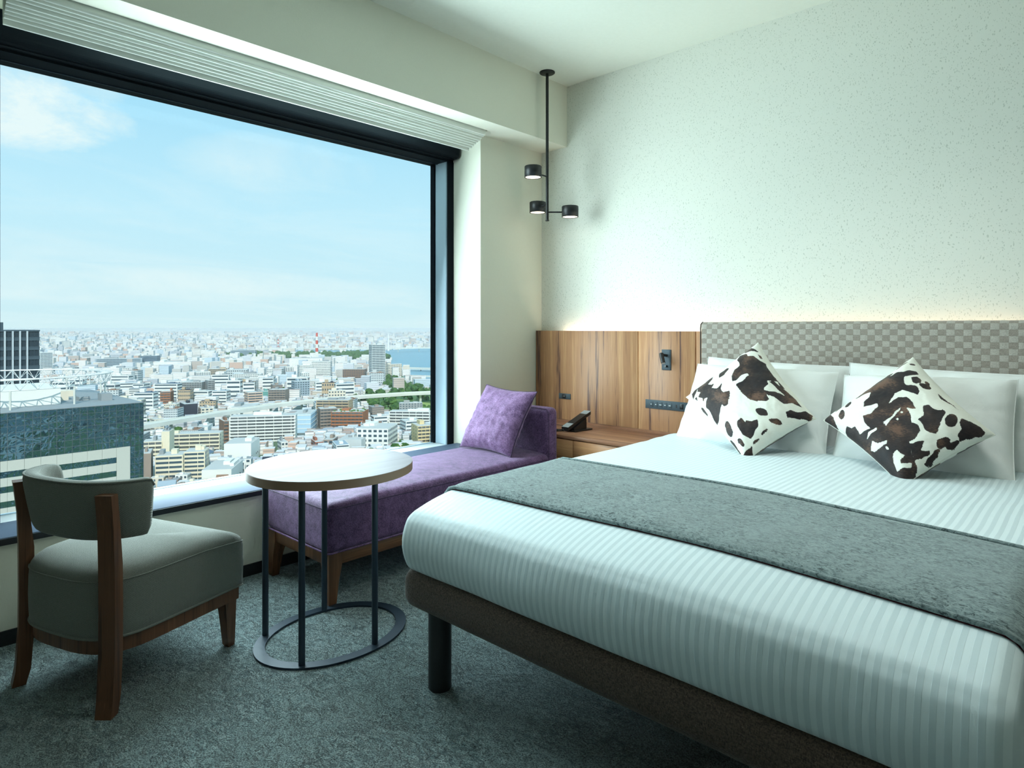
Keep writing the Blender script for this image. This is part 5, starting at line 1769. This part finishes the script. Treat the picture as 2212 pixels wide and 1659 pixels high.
def elevated(name, label, cat, pts, width, thick, rail, every):
    t_ = thing(name, label, cat, (pts[0][0], pts[0][1], GZ), kind=None if cat else ST)
    pts = [Vector(p) for p in pts]
    # resample
    fine = []
    for a, b in zip(pts, pts[1:]):
        for i in range(8):
            fine.append(a.lerp(b, i / 8))
    fine.append(pts[-1])
    dk = MB()
    V = []
    for i, p in enumerate(fine):
        tn = (fine[min(i + 1, len(fine) - 1)] - fine[max(i - 1, 0)]).normalized()
        sd = Vector((tn.y, -tn.x, 0)).normalized()
        for (o_, z_) in ((-width / 2, -thick), (width / 2, -thick), (width / 2, rail), (width / 2 - 0.4, rail), (width / 2 - 0.4, 0), (-width / 2 + 0.4, 0), (-width / 2 + 0.4, rail), (-width / 2, rail)):
            V.append(p + sd * o_ + Vector((0, 0, z_)))
    F = []
    for i in range(len(fine) - 1):
        for k in range(8):
            j = (k + 1) % 8
            F.append((i * 8 + k, i * 8 + j, (i + 1) * 8 + j, (i + 1) * 8 + k))
    dk.add(V, F)
    build('deck', dk, M_conc, t_)
    acc = 0.0
    last = fine[0]
    for p in fine[1:]:
        acc += (p - last).length
        last = p
        if acc >= every:
            acc = 0.0
            build('pier', MB().box(p.x - 1.2, p.x + 1.2, p.y - 1.2, p.y + 1.2, GZ, p.z - thick), M_conc, t_)
    return t_


elevated('expressway', 'pale elevated expressway curving across the mid city', 'road bridge',
         [(-697, 150, -96), (-697, 208, -96), (-738, 300, -96), (-766, 386, -96), (-775, 456, -96), (-769, 525, -96), (-757, 581, -96), (-736, 630, -96), (-700, 700, -96)], 15, 2.4, 1.6, 42)
elevated('road_behind_hotel', 'pale curving road mirrored in the glass office', None,
         [(330, -300, -104), (300, -60, -104), (380, 90, -104), (560, 160, -104), (700, 320, -104), (720, 560, -104)], 22, 2.0, 1.0, 60)
elevated('bay_bridge', 'long thin white bridge line across the far bay', 'road bridge',
         [(-2760, 900, -92), (-2727, 1053, -92), (-2727, 1288, -92), (-2521, 1483, -92), (-2335, 1742, -92), (-2277, 1886, -92), (-2200, 2100, -92)], 20, 3.5, 2.5, 90)
elevated('channel_bridge', 'white channel bridge farthest of three beside the window frame', 'road bridge', [(-1346, 1000, -103), (-1240, 1040, -103), (-1120, 1100, -103)], 14, 3.0, 2.0, 60)
elevated('channel_bridge', 'pale channel bridge in the middle of three beside the window frame', 'road bridge', [(-1150, 845, -104), (-1067, 884, -104), (-960, 950, -104)], 10, 2.0, 1.5, 60)
elevated('channel_bridge', 'low grey channel bridge nearest of three beside the window frame', 'road bridge', [(-975, 735, -105), (-909, 756, -105), (-820, 800, -105)], 9, 1.6, 1.2, 60)

# ------------------------------------------------------------------ ordinary buildings
def view_u(x, y):
    dep = -0.6845 * x + 0.729 * y
    return 1106 + 1386 * (0.729 * x + 0.6845 * y) / dep, dep


rnd2 = random.Random(5)
cand = []
def blocked(x, y, r):
    for poly in WATER + PARK + FIELD:
        if inside(poly, x, y):
            return True
    for fx, fy, fr_ in FOOT:
        if (x - fx) ** 2 + (y - fy) ** 2 < (fr_ + r) ** 2:
            return True
    # keep clear of the expressway
    for a, b in (((-697, 150), (-738, 300)), ((-738, 300), (-766, 386)), ((-766, 386), (-775, 456)), ((-775, 456), (-757, 581)), ((-757, 581), (-700, 700))):
        ax, ay = a
        bx, by = b
        t_ = max(0, min(1, ((x - ax) * (bx - ax) + (y - ay) * (by - ay)) / ((bx - ax) ** 2 + (by - ay) ** 2)))
        if math.hypot(x - ax - t_ * (bx - ax), y - ay - t_ * (by - ay)) < 9 + r:
            return True
    return False
grid_used = {}
def free(x, y, r):
    cs = 30.0
    gx, gy = int(x // cs), int(y // cs)
    for ix in range(gx - 1, gx + 2):
        for iy in range(gy - 1, gy + 2):
            for (qx, qy, qr) in grid_used.get((ix, iy), ()):
                if (x - qx) ** 2 + (y - qy) ** 2 < ((r + qr) * 0.85) ** 2:
                    return False
    grid_used.setdefault((gx, gy), []).append((x, y, r))
    return True
pal = [(0.88, 0.88, 0.84)] * 5 + [(0.74, 0.74, 0.71), (0.62, 0.62, 0.58)] + [(0.82, 0.80, 0.74), (0.78, 0.72, 0.62), (0.66, 0.68, 0.70), (0.72, 0.76, 0.80), (0.58, 0.50, 0.44), (0.50, 0.54, 0.58), (0.60, 0.72, 0.80), (0.70, 0.50, 0.40), (0.86, 0.84, 0.80)]
bands_ = ((400, 640, 900, 0.93), (400, 900, 1500, 0.72), (900, 1800, 4200, 0.62), (1800, 4000, 5200, 0.35), (4000, 13600, 8200, 0.15))
for (d0, d1, cnt, small) in bands_:
    k = 0
    tries = 0
    while k < cnt and tries < cnt * 4:
        tries += 1
        u_ = rnd2.uniform(-190, 985)
        if d1 > 4000:
            dep = d0 * (d1 / d0) ** (rnd2.random() ** 0.8)
        else:
            dep = math.sqrt(rnd2.uniform(d0 * d0, d1 * d1))
        xx_ = (u_ - 1106) / 1386.0
        x, y = dep * (-0.6845 + xx_ * 0.729), dep * (0.729 + xx_ * 0.6845)
        if rnd2.random() < small:
            w, d, h = rnd2.uniform(6, 12), rnd2.uniform(6, 11), rnd2.uniform(5, 9.5)
        else:
            w, d, h = rnd2.uniform(12, 34), rnd2.uniform(10, 20), rnd2.choice((9, 12, 15, 18, 22, 28))
            if dep < 700:
                h = min(h, 15)
        if dep > 4000:
            w, d, h = w * 1.8, d * 1.8, h * rnd2.choice((0.8, 1.0, 1.2, 1.6))
        if blocked(x, y, max(w, d) * 0.5):
            continue
        if dep < 4000 and not free(x, y, max(w, d) * 0.5):
            continue
        k += 1
        rot = math.radians(rnd2.choice((48, 52, 60, 68, 140, 150, 158, 55)) + rnd2.uniform(-4, 4))
        cand.append((x, y, w, d, h, rot, rnd2.choice(pal), rnd2.random(), dep, u_))

cm2, cnt2, cp2 = mat('city_mass', rough=0.85, spec=0.2)
ca_ = cnt2.node('ShaderNodeAttribute', attribute_name='tone')
cg_ = cnt2.node('ShaderNodeNewGeometry')
nz_ = cnt2.node('ShaderNodeSeparateXYZ', i_0=cg_.outputs['Normal']).outputs['Z']
pz_ = cnt2.node('ShaderNodeSeparateXYZ', i_0=cg_.outputs['Position']).outputs['Z']
band_ = cnt2.math('GREATER_THAN', cnt2.math('FRACT', cnt2.math('DIVIDE', pz_, 3.1)), 0.55)
wallm = cnt2.math('MULTIPLY', band_, cnt2.math('LESS_THAN', cnt2.math('ABSOLUTE', nz_), 0.4))
cnt2.l.new(cnt2.mix(cnt2.math('MULTIPLY', wallm, 0.35), ca_.outputs['Color'], lin(90, 108, 116)), cp2.inputs['Base Color'])


def add_box_rot(V, F, T, x, y, w, d, h, rot, colr, roofc):
    c_r, s_r = math.cos(rot), math.sin(rot)
    b = len(V)
    for z in (GZ, GZ + h):
        for a, e in ((-w / 2, -d / 2), (w / 2, -d / 2), (w / 2, d / 2), (-w / 2, d / 2)):
            V.append((x + a * c_r - e * s_r, y + a * s_r + e * c_r, z))
    F += [(b, b + 1, b + 5, b + 4), (b + 1, b + 2, b + 6, b + 5), (b + 2, b + 3, b + 7, b + 6), (b + 3, b, b + 4, b + 7), (b + 4, b + 5, b + 6, b + 7)]
    T += [colr] * 4 + [roofc]


cand.sort(key=lambda q: -(q[2] + q[3]) * (q[4] + 4) / (q[8] ** 2) if -5 < q[9] < 940 else 0)
# a few shared building shapes for the ordinary buildings close enough to tell apart
proto = []
for k in range(20):
    house = k < 10
    m_ = MB()
    m_.box(-0.5, 0.5, -0.5, 0.5, 0, 1.0, 0)
    nf, nb = (2, rnd2.choice((2, 3))) if house else (rnd2.choice((4, 5, 6, 7)), rnd2.choice((5, 6, 8)))
    ribbon = (not house) and k % 2 == 0
    for side in range(2):
        for j in range(nf):
            for i in range(1 if ribbon else nb):
                q_ = 1 if ribbon else nb
                a0, a1 = -0.5 + (i + (0.04 if ribbon else 0.24)) / q_, -0.5 + (i + (0.96 if ribbon else 0.76)) / q_
                z0_, z1_ = (j + 0.38) / nf, (j + 0.78) / nf
                for sg in (-1, 1):
                    if side == 0:
                        m_.box(a0, a1, sg * 0.5 - 0.008, sg * 0.5 + 0.008, z0_, z1_, 1)
                    else:
                        m_.box(sg * 0.5 - 0.008, sg * 0.5 + 0.008, a0, a1, z0_, z1_, 1)
    if house and k % 3 == 0:      # pitched roof
        m_.add([(-0.54, -0.54, 1), (0.54, -0.54, 1), (0.54, 0.54, 1), (-0.54, 0.54, 1), (-0.54, 0, 1.35), (0.54, 0, 1.35)],
               [(0, 1, 5, 4), (2, 3, 4, 5), (1, 2, 5), (3, 0, 4), (0, 3, 2, 1)], 2)
    else:
        m_.box(-0.46, 0.46, -0.46, 0.46, 1.0, 1.012, 2)
        m_.box(-0.3, -0.05, -0.1, 0.2, 1.012, 1.16, 0)
        m_.box(0.1, 0.3, -0.2, 0.1, 1.012, 1.07, 2)
    me_ = m_.mesh('small_building')
    me_.materials.append(CM[('white', 'cream', 'white', 'pale', 'white', 'taupe', 'white', 'grey', 'white', 'tan')[k % 10]])
    me_.materials.append(M_cwin)
    me_.materials.append((CM['slate'], M_croof, M_cplant, CM['brown'], M_croof, M_cplant, CM['greyblue'], M_croof, M_croof, CM['charcoal'])[k % 10])
    proto.append(me_)
N_IND = 225
LOOK = ('small white pitched-roof house', 'small cream flat-roofed house', 'small white grey-roofed house', 'small pale grey pitched-roof house', 'plain small white house',
        'taupe flat-roofed block', 'small white blue-roofed house', 'small grey flat-roofed block', 'white office-like block', 'small tan dark-roofed house')
LOOK2 = ('white mid-rise block with ribbon windows', 'cream mid-rise block with window grid', 'white mid-rise block with grey roof', 'pale mid-rise block with brown roof', 'broad white mid-rise block',
         'taupe mid-rise block', 'white mid-rise block with bluish roof', 'grey mid-rise block', 'wide white ribbon-windowed block', 'tan mid-rise block with dark roof')
def place(u, dep):
    col_ = ('behind the glass office', 'beside the glass office corner', 'near the cream apartment slabs', 'near the white balcony slab',
            'around the terracotta block', 'below the park at the window edge')[max(0, min(5, int(u / 155)))]
    row_ = 'close in' if dep < 600 else 'in mid distance' if dep < 1000 else 'farther out'
    return row_ + ' ' + col_
for (x, y, w, d, h, rot, colr, q, dep, u_) in cand[:N_IND]:
    o = bpy.data.objects.new('small_building', proto[int(q * 10) % 10 + (10 if w * h > 130 else 0)])
    link(o)
    o.location = (x, y, GZ)
    o.rotation_euler = (0, 0, rot)
    o.scale = (w, d, h)
    o['label'] = (LOOK if w * h <= 130 else LOOK2)[int(q * 10) % 10] + ' ' + place(u_, dep)
    o['category'] = 'building'
    o['group'] = 'small buildings of the dense district'
V, F, T = [], [], []
for (x, y, w, d, h, rot, colr, q, dep, u_) in cand[N_IND:]:
    rc = (0.70, 0.71, 0.69) if q < 0.7 else (0.42, 0.46, 0.5) if q < 0.85 else (0.45, 0.36, 0.32)
    add_box_rot(V, F, T, x, y, w, d, h, rot, colr, rc)
# city behind the hotel, seen only as a reflection in the glass office
for k in range(900):
    x, y = rnd2.uniform(60, 1200), rnd2.uniform(-300, 700)
    w, d, h = rnd2.uniform(8, 26), rnd2.uniform(8, 20), rnd2.choice((7, 9, 14, 20))
    if math.hypot(x, y) > 100 and int(x // 130) % 2 == 0:
        add_box_rot(V, F, T, x, y, w, d, h, rnd2.uniform(0, 3), rnd2.choice(pal), (0.6, 0.62, 0.62))
cmesh = bpy.data.meshes.new('city_mass')
cmesh.from_pydata(V, [], F)
ta = cmesh.color_attributes.new('tone', 'FLOAT_COLOR', 'CORNER')
arr = np.empty((len(F) * 4, 4), np.float32)
arr[:, 3] = 1.0
arr[:, :3] = np.repeat(np.array(T, np.float32), 4, axis=0)
ta.data.foreach_set('color', arr.ravel())
cmesh.materials.append(cm2)
cmo = bpy.data.objects.new('city_mass', cmesh)
link(cmo)
cmo['kind'] = 'stuff'
cmo['label'] = 'endless pale low city buildings stretching to the horizon'
cmo['category'] = 'city'

# ------------------------------------------------------------------ trees
tm, tnt, tpp = mat('tree_foliage', rough=0.9, spec=0.1)
tnt.l.new(tnt.ramp(tnt.noise(obj_co(tnt), 0.5, 4.0), [(0.35, lin(44, 76, 44)), (0.65, lin(96, 130, 70))]), tpp.inputs['Base Color'])
trunk_m = mat('tree_bark', lin(84, 70, 58), 0.9)[0]
tprot = []
for k in range(4):
    bm = bmesh.new()
    bmesh.ops.create_icosphere(bm, subdivisions=3, radius=1.0)
    for v_ in bm.verts:
        nn_ = 1.0 + 0.38 * mnoise.fractal(v_.co * 1.8 + Vector((k * 7.1, 0, 0)), 1.0, 2.0, 4)
        v_.co = Vector((v_.co.x * nn_, v_.co.y * nn_, (v_.co.z * 0.85 * nn_)))
    m_ = MB().from_bm(bm, 0, False)
    me_ = m_.mesh('crown')
    me_.materials.append(tm)
    tr_ = MB().cyl((0, 0, -2.4), (0, 0, -0.4), 0.13, 0.09, n=6)
    tme = tr_.mesh('trunk')
    tme.materials.append(trunk_m)
    tprot.append((me_, tme))
trees = []
rnd3 = random.Random(9)
for poly, dens in ((PARK[0], 560), (PARK[1], 420), (PARK[2], 260)):
    xs_ = [p[0] for p in poly]
    ys_ = [p[1] for p in poly]
    for k in range(dens):
        x, y = rnd3.uniform(min(xs_), max(xs_)), rnd3.uniform(min(ys_), max(ys_))
        if inside(poly, x, y) and not inside(FIELD[0], x, y):
            trees.append((x, y, rnd3.uniform(3.4, 6.2) * (1.0 if poly is PARK[0] else 1.7)))
for k in range(1500):
    u_ = rnd3.uniform(-20, 960)
    dep = rnd3.uniform(420, 3000)
    xx_ = (u_ - 1106) / 1386.0
    x, y = dep * (-0.6845 + xx_ * 0.729), dep * (0.729 + xx_ * 0.6845)
    if mnoise.noise((x * 0.006, y * 0.006, 3.0)) > 0.12 and not blocked(x, y, 3):
        trees.append((x, y, rnd3.uniform(2.4, 4.5)))
def tdep(t):
    return -0.6845 * t[0] + 0.729 * t[1]
trees.sort(key=lambda t: tdep(t) / t[2])
for i, (x, y, r_) in enumerate(trees[:200]):
    cme, tme = tprot[i % 4]
    t_ = thing('park_tree', ('round green tree ' + ('in the park by the ball field' if inside(PARK[0], x, y) else 'in the far shoreline park' if r_ > 5 else 'in the streets near the white balcony slab' if y / -x > 0.45 else 'in the streets near the cream apartment slabs')), 'tree', (x, y, GZ), rotz=rnd3.uniform(0, 6), group='green trees down in the city')
    o = bpy.data.objects.new('crown', cme)
    link(o, t_)
    o.location = (0, 0, r_ * 1.5)
    o.scale = (r_, r_, r_)
    o = bpy.data.objects.new('trunk', tme)
    link(o, t_)
    o.location = (0, 0, r_ * 1.5)
    o.scale = (r_, r_, r_ * 0.65)
TV, TF = [], []
bmv = [v_.co.copy() for v_ in tprot[0][0].vertices]
for (x, y, r_) in trees[200:]:
    # lighter crowns for the distant mass
    b = len(TV)
    seg = 7
    TV.append((x, y, GZ + r_ * 2.4))
    for (zz_, rr_) in ((2.0, 0.72), (1.3, 1.0), (0.55, 0.66)):
        for k in range(seg):
            a = 2 * PI * k / seg + zz_
            q = rr_ * r_ * (0.85 + 0.3 * rnd3.random())
            TV.append((x + q * math.cos(a), y + q * math.sin(a), GZ + zz_ * r_ + 0.2 * r_ * rnd3.uniform(-1, 1)))
    for k in range(seg):
        TF.append((b, b + 1 + k, b + 1 + (k + 1) % seg))
        for lv in range(2):
            a0 = b + 1 + lv * seg
            TF.append((a0 + k, a0 + seg + k, a0 + seg + (k + 1) % seg, a0 + (k + 1) % seg))
tmm = bpy.data.meshes.new('distant_trees')
tmm.from_pydata(TV, [], TF)
tmm.materials.append(tm)
tmo = bpy.data.objects.new('distant_foliage', tmm)
link(tmo)
tmo['kind'] = 'stuff'
tmo['label'] = 'distant green foliage scattered through the city and shore'
tmo['category'] = 'trees'

# ------------------------------------------------------------------ summer haze over the city
hz = bpy.data.materials.new('summer_haze')
hz.use_nodes = True
hn = NT(hz.node_tree)
hn.n.clear()
hv = hn.node('ShaderNodeVolumeScatter', i_Color=(0.88, 0.96, 1.0, 1), i_Density=0.000095)
ho_ = hn.node('ShaderNodeOutputMaterial')
hn.l.new(hv.outputs[0], ho_.inputs['Volume'])
hbx = MB().box(-15000, -420, -6000, 14500, GZ - 2, -6)
hob = build('haze', hbx, hz, kind='stuff', label='pale summer haze hanging over the distant city', cat='haze')
hob.display_type = 'WIRE'
